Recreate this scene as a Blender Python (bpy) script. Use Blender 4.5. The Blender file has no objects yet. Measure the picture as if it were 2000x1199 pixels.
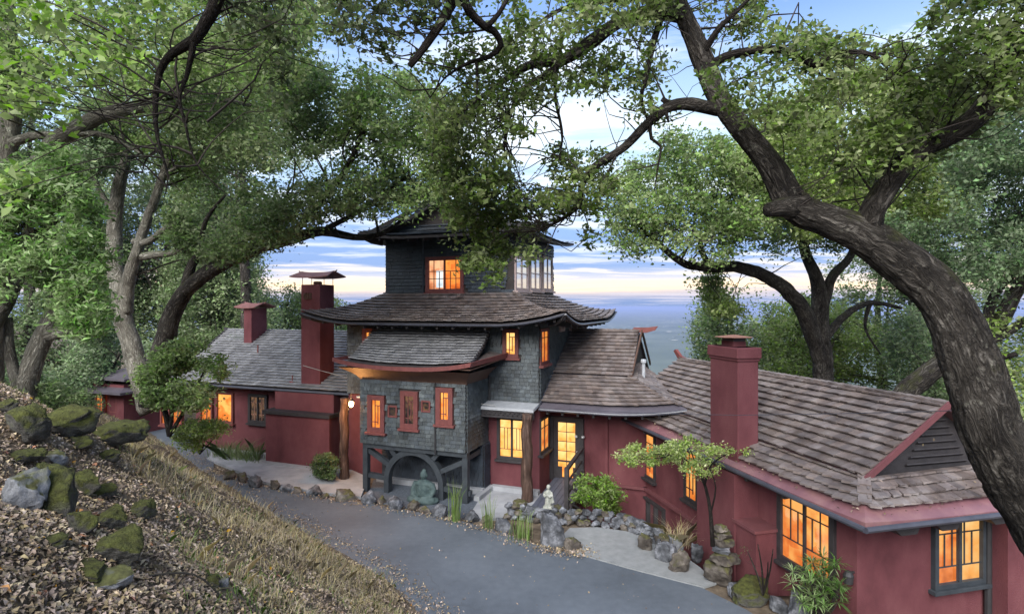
import bpy, bmesh, math, random
import numpy as np
from mathutils import Vector, Matrix
random.seed(7); rng = np.random.default_rng(7)
sc = bpy.context.scene
col = sc.collection
R = math.radians

# ------------------------------------------------------------------ camera
F = 1090.0; H = 5.75                      # focal length in photo pixels, eye height over the driveway
cam = bpy.data.cameras.new('camera'); cam.sensor_width = 36; cam.lens = 36*F/2000
cam.clip_start = .05; cam.clip_end = 200000
co = bpy.data.objects.new('camera', cam); col.objects.link(co)
co.location = (0, 0, H); co.rotation_euler = (R(90), 0, 0); sc.camera = co

# ------------------------------------------------------------------ world
SUN_EL, SUN_AZ = 38, 200                  # azimuth clockwise from +Y: over the camera's shoulder
W = bpy.data.worlds.new('World'); sc.world = W; W.use_nodes = True
nt = W.node_tree; N = nt.nodes; L = nt.links; N.clear()
out = N.new('ShaderNodeOutputWorld'); bg = N.new('ShaderNodeBackground'); L.new(bg.outputs[0], out.inputs[0])
sky = N.new('ShaderNodeTexSky'); sky.sky_type = 'NISHITA'; sky.sun_disc = False
sky.sun_elevation = R(SUN_EL); sky.sun_rotation = R(SUN_AZ); sky.altitude = 200
tc = N.new('ShaderNodeTexCoord'); sx = N.new('ShaderNodeSeparateXYZ'); L.new(tc.outputs['Generated'], sx.inputs[0])
def wmath(op, a, b=None, clamp=False):
    n = N.new('ShaderNodeMath'); n.operation = op; n.use_clamp = clamp
    for i, v in enumerate((a, b)):
        if v is None: continue
        if isinstance(v, (int, float)): n.inputs[i].default_value = v
        else: L.new(v, n.inputs[i])
    return n.outputs[0]
def wramp(fac, stops):
    r = N.new('ShaderNodeValToRGB'); L.new(fac, r.inputs[0]); e = r.color_ramp.elements
    while len(e) < len(stops): e.new(.5)
    for i, (p, c) in enumerate(stops): e[i].position = p; e[i].color = (*c, 1) if len(c) == 3 else c
    return r.outputs[0]
def wmix(fac, a, b, mode='MIX'):
    m = N.new('ShaderNodeMix'); m.data_type = 'RGBA'; m.blend_type = mode
    for k, v in ((0, fac), (6, a), (7, b)):
        if isinstance(v, (int, float)): m.inputs[k].default_value = v
        elif isinstance(v, tuple): m.inputs[k].default_value = (*v, 1)
        else: L.new(v, m.inputs[k])
    return m.outputs[2]
zz = sx.outputs[2]
base = wramp(zz, [(0, (.12, .21, .42)), (.012, (.13, .23, .50)), (.022, (.50, .45, .52)), (.034, (1.40, .96, .50)), (.050, (.60, .58, .66)),
                  (.072, (.19, .30, .60)), (.16, (.25, .40, .74)), (.28, (.58, .78, .92)), (.44, (.22, .38, .76)), (1, (.15, .29, .68))])
inv = wmath('DIVIDE', 1.0, wmath('ADD', wmath('MAXIMUM', zz, 0.0), .055))
cx = N.new('ShaderNodeCombineXYZ'); L.new(wmath('MULTIPLY', sx.outputs[0], inv), cx.inputs[0]); L.new(wmath('MULTIPLY', sx.outputs[1], inv), cx.inputs[1])
def wnoise(scale, det, loc, sc3):
    mp = N.new('ShaderNodeMapping'); mp.inputs['Location'].default_value = loc; mp.inputs['Scale'].default_value = sc3
    L.new(cx.outputs[0], mp.inputs[0]); n = N.new('ShaderNodeTexNoise'); n.inputs['Scale'].default_value = scale
    n.inputs['Detail'].default_value = det; n.inputs['Roughness'].default_value = .58; n.inputs['Distortion'].default_value = .4
    L.new(mp.outputs[0], n.inputs['Vector']); return n.outputs[0]
c1 = wramp(wnoise(1.15, 8, (3.1, .4, 0), (.5, 1.25, 1)), [(.47, (0, 0, 0)), (.585, (1, 1, 1))])
c2 = wramp(wnoise(.45, 6, (9.2, 5.4, 2), (.6, 1.0, 1)), [(.46, (0, 0, 0)), (.66, (1, 1, 1))])
ccol = wramp(zz, [(0, (.32, .38, .58)), (.02, (.62, .56, .64)), (.045, (1.10, .86, .56)), (.09, (.62, .66, .78)), (.22, (.92, 1.0, 1.05)), (1, (.95, 1.0, 1.08))])
low = wramp(zz, [(0, (.13, .21, .44)), (.06, (.17, .29, .68)), (.3, (.36, .52, .95)), (1, (.4, .5, .8))])
s1 = wmix(wmath('MULTIPLY', c1, .9), base, ccol)
s2 = wmix(wmath('MULTIPLY', c2, .36), s1, low)
nis = N.new('ShaderNodeVectorMath'); nis.operation = 'SCALE'; L.new(sky.outputs[0], nis.inputs[0]); nis.inputs['Scale'].default_value = .10
skc = wmix(.15, s2, nis.outputs[0])
L.new(skc, bg.inputs[0]); bg.inputs[1].default_value = 0.84

# ------------------------------------------------------------------ added fill light and exposure
sl = bpy.data.lights.new('fill_sun', 'SUN'); sl.energy = 5.0; sl.angle = R(50); sl.color = (1.0, .965, .92)  # broad fill added over the camera's shoulder; the dusk itself gives only sky light
so = bpy.data.objects.new('fill_sun', sl); col.objects.link(so)
az, el = R(SUN_AZ), R(SUN_EL)
sd = Vector((math.sin(az)*math.cos(el), math.cos(az)*math.cos(el), math.sin(el)))
so.rotation_euler = sd.to_track_quat('Z', 'Y').to_euler(); so.location = (0, -5, 30)
vs = sc.view_settings; vs.view_transform = 'Standard'; vs.look = 'None'; vs.exposure = 0.88; vs.gamma = 1; vs.use_curve_mapping = False

# ------------------------------------------------------------------ maths helpers
def P(px, py, Y): return np.array([(px-1000)/F*Y, Y, H-(py-598)/F*Y])
def pix(p): return 1000+F*p[0]/p[1], 598-F*(p[2]-H)/p[1]
def unit(v): v = np.asarray(v, float); return v/np.linalg.norm(v)
UP = np.array([0, 0, 1.0])
def _h(i, j, k, s):
    n = (i*374761393 + j*668265263 + k*2147483647 + s*974634 + 1013904223) & 0xffffffff
    n = ((n ^ (n >> 13))*1274126177) & 0xffffffff
    n = ((n ^ (n >> 16))*2246822519) & 0xffffffff
    return ((n ^ (n >> 15)) & 0xffffff)/float(0xffffff)
def vnoise(p, s=0):
    p = np.asarray(p, float); i = np.floor(p).astype(np.int64); f = p-i; f = f*f*(3-2*f); r = 0
    for a in (0, 1):
        for b in (0, 1):
            for c in (0, 1):
                w = (f[:, 0] if a else 1-f[:, 0])*(f[:, 1] if b else 1-f[:, 1])*(f[:, 2] if c else 1-f[:, 2])
                r = r+w*_h(i[:, 0]+a, i[:, 1]+b, i[:, 2]+c, s)
    return r
def fbm(p, o=4, s=0):
    p = np.asarray(p, float); r = 0; a = .5; t = 0
    for k in range(o): r = r+a*vnoise(p*2**k, s+k); t += a; a *= .5
    return r/t
def inpoly(x, y, poly):
    r = np.zeros(len(x), bool); n = len(poly)
    for i in range(n):
        (x0, y0), (x1, y1) = poly[i], poly[(i+1) % n]
        if y0 == y1: continue
        r ^= ((y0 > y) != (y1 > y)) & (x < (x1-x0)*(y-y0)/(y1-y0)+x0)
    return r

# ------------------------------------------------------------------ materials
def newmat(name):
    m = bpy.data.materials.new(name); m.use_nodes = True; m.node_tree.nodes.clear(); return m, m.node_tree.nodes, m.node_tree.links
def mat(name, cols, scale=4, detail=5, rough=.8, bump=0, bscale=20, island=0, hue=0, stretch=(1, 1, 1), metal=0, spec=.3, obj_rand=0, bstretch=None, contrast=(.3, .7), moss=None, transl=0, coords='Object', sheen=0):
    m, n, l = newmat(name)
    o = n.new('ShaderNodeOutputMaterial'); b = n.new('ShaderNodeBsdfPrincipled')
    b.inputs['Roughness'].default_value = rough; b.inputs['Metallic'].default_value = metal; b.inputs['Specular IOR Level'].default_value = spec
    tc = n.new('ShaderNodeTexCoord'); geo = n.new('ShaderNodeNewGeometry')
    src = geo.outputs['Position'] if coords == 'World' else tc.outputs['Object']
    mp = n.new('ShaderNodeMapping'); mp.inputs['Scale'].default_value = stretch; l.new(src, mp.inputs[0])
    nz = n.new('ShaderNodeTexNoise'); nz.inputs['Scale'].default_value = scale; nz.inputs['Detail'].default_value = detail; nz.inputs['Roughness'].default_value = .62
    l.new(mp.outputs[0], nz.inputs['Vector'])
    rp = n.new('ShaderNodeValToRGB'); e = rp.color_ramp.elements
    while len(e) < len(cols): e.new(.5)
    for i, c in enumerate(cols):
        e[i].position = contrast[0]+(contrast[1]-contrast[0])*i/max(1, len(cols)-1); e[i].color = (*c, 1)
    l.new(nz.outputs[0], rp.inputs[0]); c = rp.outputs[0]
    if island or obj_rand:
        oi = n.new('ShaderNodeObjectInfo')
        ad = n.new('ShaderNodeMath'); ad.operation = 'ADD'; l.new(geo.outputs['Random Per Island'], ad.inputs[0]); l.new(oi.outputs['Random'], ad.inputs[1])
        fr = n.new('ShaderNodeMath'); fr.operation = 'FRACT'; l.new(ad.outputs[0], fr.inputs[0])
        k = island or obj_rand
        mr = n.new('ShaderNodeMapRange'); mr.inputs[3].default_value = 1-k; mr.inputs[4].default_value = 1+k; l.new(fr.outputs[0], mr.inputs[0])
        hs = n.new('ShaderNodeHueSaturation'); l.new(mr.outputs[0], hs.inputs['Value']); l.new(c, hs.inputs['Color'])
        if hue:
            m5 = n.new('ShaderNodeMath'); m5.operation = 'MULTIPLY'; m5.inputs[1].default_value = 7.31; l.new(fr.outputs[0], m5.inputs[0])
            f2 = n.new('ShaderNodeMath'); f2.operation = 'FRACT'; l.new(m5.outputs[0], f2.inputs[0])
            mh = n.new('ShaderNodeMapRange'); mh.inputs[3].default_value = .5-hue; mh.inputs[4].default_value = .5+hue; l.new(f2.outputs[0], mh.inputs[0]); l.new(mh.outputs[0], hs.inputs['Hue'])
            ms = n.new('ShaderNodeMapRange'); ms.inputs[3].default_value = .7; ms.inputs[4].default_value = 1.2; l.new(f2.outputs[0], ms.inputs[0]); l.new(ms.outputs[0], hs.inputs['Saturation'])
        c = hs.outputs[0]
    if moss:
        mcol, lo, hi = moss
        sp = n.new('ShaderNodeSeparateXYZ'); l.new(geo.outputs['Normal'], sp.inputs[0])
        n2 = n.new('ShaderNodeTexNoise'); n2.inputs['Scale'].default_value = 4; n2.inputs['Detail'].default_value = 6; l.new(geo.outputs['Position'], n2.inputs['Vector'])
        ad = n.new('ShaderNodeMath'); ad.operation = 'MULTIPLY_ADD'; ad.inputs[1].default_value = .35; l.new(sp.outputs[2], ad.inputs[0]); l.new(n2.outputs[0], ad.inputs[2])
        mr = n.new('ShaderNodeMapRange'); mr.inputs[1].default_value = lo; mr.inputs[2].default_value = hi; l.new(ad.outputs[0], mr.inputs[0])
        n3 = n.new('ShaderNodeTexNoise'); n3.inputs['Scale'].default_value = 14; n3.inputs['Detail'].default_value = 5; l.new(geo.outputs['Position'], n3.inputs['Vector'])
        mr3 = n.new('ShaderNodeValToRGB'); mr3.color_ramp.elements[0].position = .35; mr3.color_ramp.elements[1].position = .68
        mr3.color_ramp.elements[0].color = (mcol[0]*.45, mcol[1]*.42, mcol[2]*.5, 1); mr3.color_ramp.elements[1].color = (*mcol, 1); l.new(n3.outputs[0], mr3.inputs[0])
        mx = n.new('ShaderNodeMix'); mx.data_type = 'RGBA'; l.new(mr.outputs[0], mx.inputs[0]); l.new(c, mx.inputs[6]); l.new(mr3.outputs[0], mx.inputs[7]); c = mx.outputs[2]
    l.new(c, b.inputs['Base Color'])
    if bump:
        mb_ = n.new('ShaderNodeMapping'); mb_.inputs['Scale'].default_value = bstretch or stretch; l.new(src, mb_.inputs[0])
        nb = n.new('ShaderNodeTexNoise'); nb.inputs['Scale'].default_value = bscale; nb.inputs['Detail'].default_value = 6; nb.inputs['Roughness'].default_value = .65; l.new(mb_.outputs[0], nb.inputs['Vector'])
        bp = n.new('ShaderNodeBump'); bp.inputs['Strength'].default_value = min(1, bump); bp.inputs['Distance'].default_value = .03*max(1, bump); l.new(nb.outputs[0], bp.inputs['Height']); l.new(bp.outputs[0], b.inputs['Normal'])
    if transl:
        t = n.new('ShaderNodeBsdfTranslucent'); l.new(c, t.inputs[0]); mx = n.new('ShaderNodeMixShader'); mx.inputs[0].default_value = transl
        l.new(b.outputs[0], mx.inputs[1]); l.new(t.outputs[0], mx.inputs[2]); l.new(mx.outputs[0], o.inputs[0])
    else: l.new(b.outputs[0], o.inputs[0])
    return m
def leafmat(name, dark, light, hl, transl=.35, scale=.9, island=.38, hue=.02):
    return mat(name, [dark, light, hl], scale=scale, detail=4, rough=.5, spec=.35, island=island, hue=hue, transl=transl, coords='World', contrast=(.34, .68))
def glowmat(name, c0, c1, strength, scale=3.0):
    m, n, l = newmat(name); o = n.new('ShaderNodeOutputMaterial')
    tc = n.new('ShaderNodeTexCoord'); oi = n.new('ShaderNodeObjectInfo')
    va = n.new('ShaderNodeVectorMath'); va.operation = 'ADD'; l.new(tc.outputs['Object'], va.inputs[0])
    cb = n.new('ShaderNodeMath'); cb.operation = 'MULTIPLY'; cb.inputs[1].default_value = 37.; l.new(oi.outputs['Random'], cb.inputs[0]); l.new(cb.outputs[0], va.inputs[1])
    nz = n.new('ShaderNodeTexNoise'); nz.inputs['Scale'].default_value = scale; nz.inputs['Detail'].default_value = 2; l.new(va.outputs[0], nz.inputs['Vector'])
    vo = n.new('ShaderNodeTexVoronoi'); vo.distance = 'CHEBYCHEV'; vo.inputs['Scale'].default_value = 2.6; l.new(va.outputs[0], vo.inputs['Vector'])
    sv = n.new('ShaderNodeSeparateXYZ'); l.new(vo.outputs['Color'], sv.inputs[0]); sz = n.new('ShaderNodeSeparateXYZ'); l.new(tc.outputs['Object'], sz.inputs[0])
    m1 = n.new('ShaderNodeMath'); m1.operation = 'MULTIPLY_ADD'; m1.inputs[1].default_value = .22; l.new(sv.outputs[0], m1.inputs[0]); l.new(nz.outputs[0], m1.inputs[2])
    m2 = n.new('ShaderNodeMath'); m2.operation = 'MULTIPLY_ADD'; m2.inputs[1].default_value = .22; l.new(sz.outputs[2], m2.inputs[0]); l.new(m1.outputs[0], m2.inputs[2])
    rp = n.new('ShaderNodeValToRGB'); e = rp.color_ramp.elements; e.new(.5); e[0].position = .30; e[1].position = .5; e[2].position = .78; e[0].color = (c0[0]*.62, c0[1]*.5, c0[2]*.4, 1); e[1].color = (*c0, 1); e[2].color = (*c1, 1); l.new(m2.outputs[0], rp.inputs[0])
    em = n.new('ShaderNodeEmission'); em.inputs[1].default_value = strength; l.new(rp.outputs[0], em.inputs[0])
    gl = n.new('ShaderNodeBsdfGlossy'); gl.inputs['Roughness'].default_value = .06
    fr = n.new('ShaderNodeFresnel'); fr.inputs[0].default_value = 1.3
    fm = n.new('ShaderNodeMath'); fm.operation = 'MULTIPLY'; fm.inputs[1].default_value = .35; l.new(fr.outputs[0], fm.inputs[0])
    ms = n.new('ShaderNodeMixShader'); l.new(fm.outputs[0], ms.inputs[0]); l.new(em.outputs[0], ms.inputs[1]); l.new(gl.outputs[0], ms.inputs[2]); l.new(ms.outputs[0], o.inputs[0])
    return m
M = {}
M['stucco'] = mat('red_stucco', [(.078, .026, .030), (.118, .040, .046), (.150, .057, .062)], scale=1.1, detail=9, rough=.9, bump=.45, bscale=45, spec=.15, coords='World', stretch=(1.5, 1.5, .9), bstretch=(1, 1, 1), contrast=(.26, .74))
M['stucco_trim'] = mat('red_stucco_trim', [(.105, .038, .043), (.135, .05, .055)], scale=3, rough=.8, bump=.2, bscale=40, spec=.2)
M['metal_red'] = mat('red_roof_metal', [(.13, .06, .072), (.17, .08, .09), (.22, .12, .115)], scale=2.2, rough=.42, spec=.5, coords='World')
M['metal_plum'] = mat('plum_roof_metal', [(.055, .05, .062), (.085, .075, .09)], scale=2, rough=.4, spec=.5, coords='World')
M['shake'] = mat('wood_shake', [(.075, .058, .053), (.135, .108, .10), (.195, .168, .158)], scale=2.2, rough=.5, island=.27, hue=.012, bump=.5, bscale=16, stretch=(1, 1, 1), spec=.3, coords='World')
M['shake_grey'] = mat('silver_shake', [(.12, .12, .126), (.185, .185, .194), (.25, .25, .26)], scale=2, rough=.45, island=.22, hue=.012, bump=.4, bscale=16, spec=.35, coords='World')
M['shake_teal'] = mat('teal_wall_shingle', [(.022, .028, .031), (.044, .054, .060), (.082, .098, .106)], scale=1.3, rough=.55, island=.34, hue=.02, bump=.4, bscale=20, spec=.35, coords='World')
M['shake_dark'] = mat('dark_wall_shingle', [(.014, .018, .026), (.024, .032, .044), (.034, .046, .06)], scale=1.6, rough=.55, island=.2, bump=.3, bscale=20, spec=.35, coords='World')
M['deck'] = mat('roof_underlay', [(.03, .026, .025), (.05, .042, .04)], scale=3, rough=.85)
M['dark_wood'] = mat('dark_painted_wood', [(.022, .02, .022), (.04, .036, .038)], scale=5, rough=.6, bump=.2, bscale=30, spec=.3)
M['brown_wood'] = mat('brown_cove_wood', [(.06, .034, .026), (.09, .05, .036)], scale=4, rough=.6, spec=.3)
M['slate_paint'] = mat('slate_painted_wood', [(.024, .029, .035), (.042, .05, .058)], scale=4, rough=.55, bump=.15, bscale=30)
M['red_wood'] = mat('red_painted_wood', [(.11, .036, .034), (.16, .052, .048)], scale=6, rough=.55, bump=.12, bscale=30)
M['log'] = mat('peeled_log', [(.025, .014, .010), (.06, .034, .025), (.15, .10, .078)], scale=3, rough=.65, bump=.5, bscale=9, stretch=(5, 5, .6), contrast=(.35, .72))
M['pale_frame'] = mat('pale_pink_frame', [(.30, .23, .22), (.38, .30, .29)], scale=6, rough=.6)
M['gutter'] = mat('dark_gutter', [(.035, .037, .05), (.06, .062, .08)], scale=3, rough=.35, spec=.5)
M['iron'] = mat('black_iron', [(.02, .02, .022), (.035, .034, .036)], scale=6, rough=.5)
M['rust'] = mat('rusty_cap', [(.16, .075, .055), (.27, .14, .10)], scale=9, rough=.75)
M['cap_red'] = mat('chimney_cap_red', [(.15, .065, .06), (.22, .10, .09)], scale=6, rough=.6)
M['zinc'] = mat('zinc_pipe', [(.36, .38, .41), (.48, .50, .53)], scale=6, rough=.4, metal=.35)
M['concrete'] = mat('concrete', [(.19, .20, .215), (.27, .28, .30), (.34, .35, .37)], scale=1.3, detail=8, rough=.85, bump=.15, bscale=60, coords='World')
M['aggregate'] = mat('aggregate_concrete', [(.18, .19, .195), (.215, .225, .23), (.25, .26, .265)], scale=5, detail=9, rough=.9, bump=.4, bscale=90, coords='World')
M['gravel'] = mat('dark_gravel_soil', [(.05, .06, .075), (.12, .14, .17)], scale=22, rough=.9, bump=.9, bscale=40, coords='World')
M['buddha'] = mat('verdigris_stone', [(.03, .048, .05), (.052, .08, .08), (.08, .112, .11)], scale=7, rough=.75, bump=.3, bscale=40)
M['statue'] = mat('pale_weathered_stone', [(.14, .15, .13), (.27, .28, .25), (.36, .36, .33)], scale=9, rough=.85, bump=.4, bscale=40)
M['rock'] = mat('grey_rock', [(.022, .024, .028), (.085, .09, .102), (.25, .26, .29)], scale=4.5, detail=9, rough=.8, bump=.9, bscale=9, obj_rand=.3, contrast=(.32, .68), coords='World')
M['rock_brown'] = mat('brown_rock', [(.02, .017, .015), (.075, .064, .055), (.18, .16, .14)], scale=5, detail=9, rough=.85, bump=.9, bscale=9, obj_rand=.3, moss=((.10, .10, .035), .70, .9), coords='World')
M['rock_moss'] = mat('mossy_rock', [(.03, .03, .027), (.085, .082, .075), (.19, .19, .18)], scale=4, detail=9, rough=.95, bump=2.2, bscale=30, moss=((.085, .095, .022), .42, .64), coords='World')
M['rock_pale'] = mat('pale_rock', [(.05, .052, .055), (.145, .15, .16), (.30, .31, .335)], scale=4, detail=9, rough=.85, bump=1, bscale=9, moss=((.09, .095, .03), .66, .82), coords='World')
def barkmat(name, cols, moss):
    m, n, l = newmat(name); o = n.new('ShaderNodeOutputMaterial'); b = n.new('ShaderNodeBsdfPrincipled'); b.inputs['Roughness'].default_value = .95; b.inputs['Specular IOR Level'].default_value = .1
    at = n.new('ShaderNodeAttribute'); at.attribute_name = 'limb'; geo = n.new('ShaderNodeNewGeometry')
    def nz(s, st, d=6, rg=.62, src=None, dist=0):
        mp = n.new('ShaderNodeMapping'); mp.inputs['Scale'].default_value = st; l.new(src or at.outputs['Vector'], mp.inputs[0])
        q = n.new('ShaderNodeTexNoise'); q.inputs['Scale'].default_value = s; q.inputs['Detail'].default_value = d; q.inputs['Roughness'].default_value = rg; q.inputs['Distortion'].default_value = dist; l.new(mp.outputs[0], q.inputs['Vector']); return q.outputs[0]
    fis = nz(11, (1, 1, .26), 6, .62, None, 1.2); big = nz(2.2, (1, 1, .6), 5)
    ab = n.new('ShaderNodeMath'); ab.operation = 'SUBTRACT'; ab.inputs[1].default_value = .5; l.new(fis, ab.inputs[0])
    a2 = n.new('ShaderNodeMath'); a2.operation = 'ABSOLUTE'; l.new(ab.outputs[0], a2.inputs[0])
    mr = n.new('ShaderNodeMapRange'); mr.inputs[1].default_value = .0; mr.inputs[2].default_value = .16; l.new(a2.outputs[0], mr.inputs[0])
    rp = n.new('ShaderNodeValToRGB'); e = rp.color_ramp.elements
    while len(e) < len(cols): e.new(.5)
    for i, c in enumerate(cols): e[i].position = .1+.8*i/(len(cols)-1); e[i].color = (*c, 1)
    md = n.new('ShaderNodeMath'); md.operation = 'MULTIPLY_ADD'; md.inputs[1].default_value = .55; l.new(mr.outputs[0], md.inputs[0])
    m2 = n.new('ShaderNodeMapRange'); m2.inputs[1].default_value = .3; m2.inputs[2].default_value = .7; m2.inputs[3].default_value = -.05; m2.inputs[4].default_value = .5; l.new(big, m2.inputs[0]); l.new(m2.outputs[0], md.inputs[2]); l.new(md.outputs[0], rp.inputs[0]); c = rp.outputs[0]
    sp = n.new('ShaderNodeSeparateXYZ'); l.new(geo.outputs['Normal'], sp.inputs[0]); n2 = nz(3, (1, 1, 1), 5, .6, geo.outputs['Position'])
    ad = n.new('ShaderNodeMath'); ad.operation = 'MULTIPLY_ADD'; ad.inputs[1].default_value = .3; l.new(sp.outputs[2], ad.inputs[0]); l.new(n2, ad.inputs[2])
    m3 = n.new('ShaderNodeMapRange'); m3.inputs[1].default_value = moss[1]; m3.inputs[2].default_value = moss[2]; l.new(ad.outputs[0], m3.inputs[0])
    mx = n.new('ShaderNodeMix'); mx.data_type = 'RGBA'; l.new(m3.outputs[0], mx.inputs[0]); l.new(c, mx.inputs[6]); mx.inputs[7].default_value = (*moss[0], 1); l.new(mx.outputs[2], b.inputs['Base Color'])
    lc = n.new('ShaderNodeMapRange'); lc.inputs[1].default_value = .60; lc.inputs[2].default_value = .68; lc.inputs[4].default_value = .55; l.new(nz(7.5, (1, 1, .8), 7, .7, geo.outputs['Position']), lc.inputs[0])
    mxl = n.new('ShaderNodeMix'); mxl.data_type = 'RGBA'; l.new(lc.outputs[0], mxl.inputs[0]); l.new(mx.outputs[2], mxl.inputs[6]); mxl.inputs[7].default_value = (cols[2][0]*1.7, cols[2][1]*1.8, cols[2][2]*1.7, 1); l.new(mxl.outputs[2], b.inputs['Base Color'])
    hf = n.new('ShaderNodeMath'); hf.operation = 'ADD'; l.new(mr.outputs[0], hf.inputs[0]); l.new(nz(60, (1, 1, .5), 4), hf.inputs[1])
    bp = n.new('ShaderNodeBump'); bp.inputs['Strength'].default_value = 1; bp.inputs['Distance'].default_value = .06; l.new(hf.outputs[0], bp.inputs['Height']); l.new(bp.outputs[0], b.inputs['Normal'])
    l.new(b.outputs[0], o.inputs[0]); return m
M['bark'] = barkmat('oak_bark', [(.015, .013, .012), (.062, .055, .048), (.15, .137, .122)], ((.06, .065, .025), .68, .9))
M['bark_dark'] = barkmat('dark_branch_bark', [(.014, .012, .011), (.036, .03, .027), (.06, .052, .046)], ((.05, .055, .03), .8, 1))
M['bark_pale'] = barkmat('pale_oak_bark', [(.10, .09, .075), (.27, .255, .215), (.45, .43, .38)], ((.14, .17, .10), .62, .9))
M['pane_y'] = glowmat('lit_pane_yellow', (1.0, .44, .10), (1.0, .62, .22), .80)
M['pane_o'] = glowmat('lit_pane_orange', (.85, .22, .035), (1.0, .46, .11), .82)
M['pane_r'] = glowmat('lit_pane_amber', (.75, .17, .03), (.95, .33, .06), .72)
M['pane_s'] = glowmat('lit_pane_salmon', (.78, .30, .14), (1.0, .52, .27), .66)
M['pane_w'] = glowmat('sky_glow_pane', (.62, .74, .82), (.95, .95, .92), .68)  # glow stands in for bright sky seen through the tower room
M['pane_d'] = glowmat('dim_pane', (.035, .03, .03), (.20, .11, .06), .6, 6)
M['pane_g'] = glowmat('sky_reflecting_pane', (.22, .26, .30), (.75, .78, .74), .75, 4)
def glassmat(name, tint, refl=.75):
    m, n, l = newmat(name); o = n.new('ShaderNodeOutputMaterial')
    d = n.new('ShaderNodeBsdfDiffuse'); d.inputs[0].default_value = (*tint, 1)
    g = n.new('ShaderNodeBsdfGlossy'); g.inputs['Roughness'].default_value = .05; g.inputs[0].default_value = (.9, .93, .95, 1)
    ms = n.new('ShaderNodeMixShader'); ms.inputs[0].default_value = refl; l.new(d.outputs[0], ms.inputs[1]); l.new(g.outputs[0], ms.inputs[2]); l.new(ms.outputs[0], o.inputs[0]); return m
M['pane_g'] = glassmat('sky_reflecting_glass', (.05, .05, .05))

# ------------------------------------------------------------------ mesh helpers
class MB:
    def __init__(s): s.v = []; s.f = []
    def add(s, vs_, fs): k = len(s.v); s.v.extend([tuple(map(float, p)) for p in vs_]); s.f.extend([tuple(i+k for i in f) for f in fs]); return s
    def box(s, c, ax, ay, az, hx, hy, hz, tap=1.0):
        c = np.asarray(c, float); ax, ay, az = (np.asarray(a, float) for a in (ax, ay, az)); vs_ = []
        for k in (-1, 1):
            q = 1 if k < 0 else tap
            for i, j in ((-1, -1), (1, -1), (1, 1), (-1, 1)): vs_.append(c+ax*hx*i*q+ay*hy*j*q+az*hz*k)
        return s.add(vs_, [(3, 2, 1, 0), (4, 5, 6, 7), (0, 1, 5, 4), (1, 2, 6, 5), (2, 3, 7, 6), (3, 0, 4, 7)])
    def bar(s, a, b, w, h, up=UP):
        a = np.asarray(a, float); b = np.asarray(b, float); d = b-a; ln = np.linalg.norm(d); d = d/ln
        sd_ = np.cross(d, up); sd_ = unit(sd_) if np.linalg.norm(sd_) > 1e-4 else np.array([1., 0, 0]); u_ = np.cross(sd_, d)
        return s.box((a+b)/2, d, sd_, u_, ln/2, w/2, h/2)
    def prism(s, pts, vec):
        pts = [np.asarray(p, float) for p in pts]; vec = np.asarray(vec, float); n = len(pts)
        return s.add(pts+[p+vec for p in pts], [tuple(range(n))[::-1], tuple(range(n, 2*n))]+[(i, (i+1) % n, (i+1) % n+n, i+n) for i in range(n)])
    def tube(s, pts, rad, n=8, caps=True):
        pts = [np.asarray(p, float) for p in pts]; k0 = len(s.v); m = len(pts)
        if np.isscalar(rad): rad = [rad]*m
        ref = None
        for i, p in enumerate(pts):
            t = unit(pts[min(i+1, m-1)]-pts[max(i-1, 0)])
            if ref is None:
                ref = np.cross(t, (0, 0, 1.)); ref = np.array([1., 0, 0]) if np.linalg.norm(ref) < 1e-3 else ref
            ref = unit(ref-t*np.dot(ref, t)); b = np.cross(t, ref)
            for j in range(n): a = 2*math.pi*j/n; s.v.append(tuple(p+rad[i]*(math.cos(a)*ref+math.sin(a)*b)))
        for i in range(m-1):
            for j in range(n): j2 = (j+1) % n; s.f.append((k0+i*n+j, k0+i*n+j2, k0+i*n+n+j2, k0+i*n+n+j))
        if caps: s.f.append(tuple(k0+j for j in range(n))[::-1]); s.f.append(tuple(k0+(m-1)*n+j for j in range(n)))
        return s
    def lathe(s, c, prof, n=16):
        c = np.asarray(c, float); k0 = len(s.v)
        for r, z in prof:
            for j in range(n): a = 2*math.pi*j/n; s.v.append((c[0]+r*math.cos(a), c[1]+r*math.sin(a), c[2]+z))
        for i in range(len(prof)-1):
            for j in range(n): j2 = (j+1) % n; s.f.append((k0+i*n+j, k0+i*n+j2, k0+i*n+n+j2, k0+i*n+n+j))
        s.f.append(tuple(k0+j for j in range(n))[::-1]); s.f.append(tuple(k0+(len(prof)-1)*n+j for j in range(n))); return s
    def ball(s, c, r, n=12, m=8, M3=None):
        c = np.asarray(c, float); r = np.asarray(r if np.ndim(r) else (r, r, r), float); k0 = len(s.v)
        for i in range(1, m):
            th = math.pi*i/m
            for j in range(n):
                a = 2*math.pi*j/n; p = np.array([math.sin(th)*math.cos(a), math.sin(th)*math.sin(a), math.cos(th)])*r
                s.v.append(tuple(c+(M3 @ p if M3 is not None else p)))
        tp = np.array([0, 0, r[2]]); tp = M3 @ tp if M3 is not None else tp
        s.v.append(tuple(c+tp)); s.v.append(tuple(c-tp)); a = k0+(m-1)*n
        for i in range(m-2):
            for j in range(n): j2 = (j+1) % n; s.f.append((k0+i*n+j, k0+i*n+n+j, k0+i*n+n+j2, k0+i*n+j2))
        for j in range(n): j2 = (j+1) % n; s.f.append((a, k0+j, k0+j2)); s.f.append((a+1, k0+(m-2)*n+j2, k0+(m-2)*n+j))
        return s
WL = {}                                        # world location of every object made (nothing is rotated)
def setprops(o, label=None, cat=None, group=None, kind=None):
    for k, v in (('label', label), ('category', cat), ('group', group), ('kind', kind)):
        if v: o[k] = v
    return o
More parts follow.
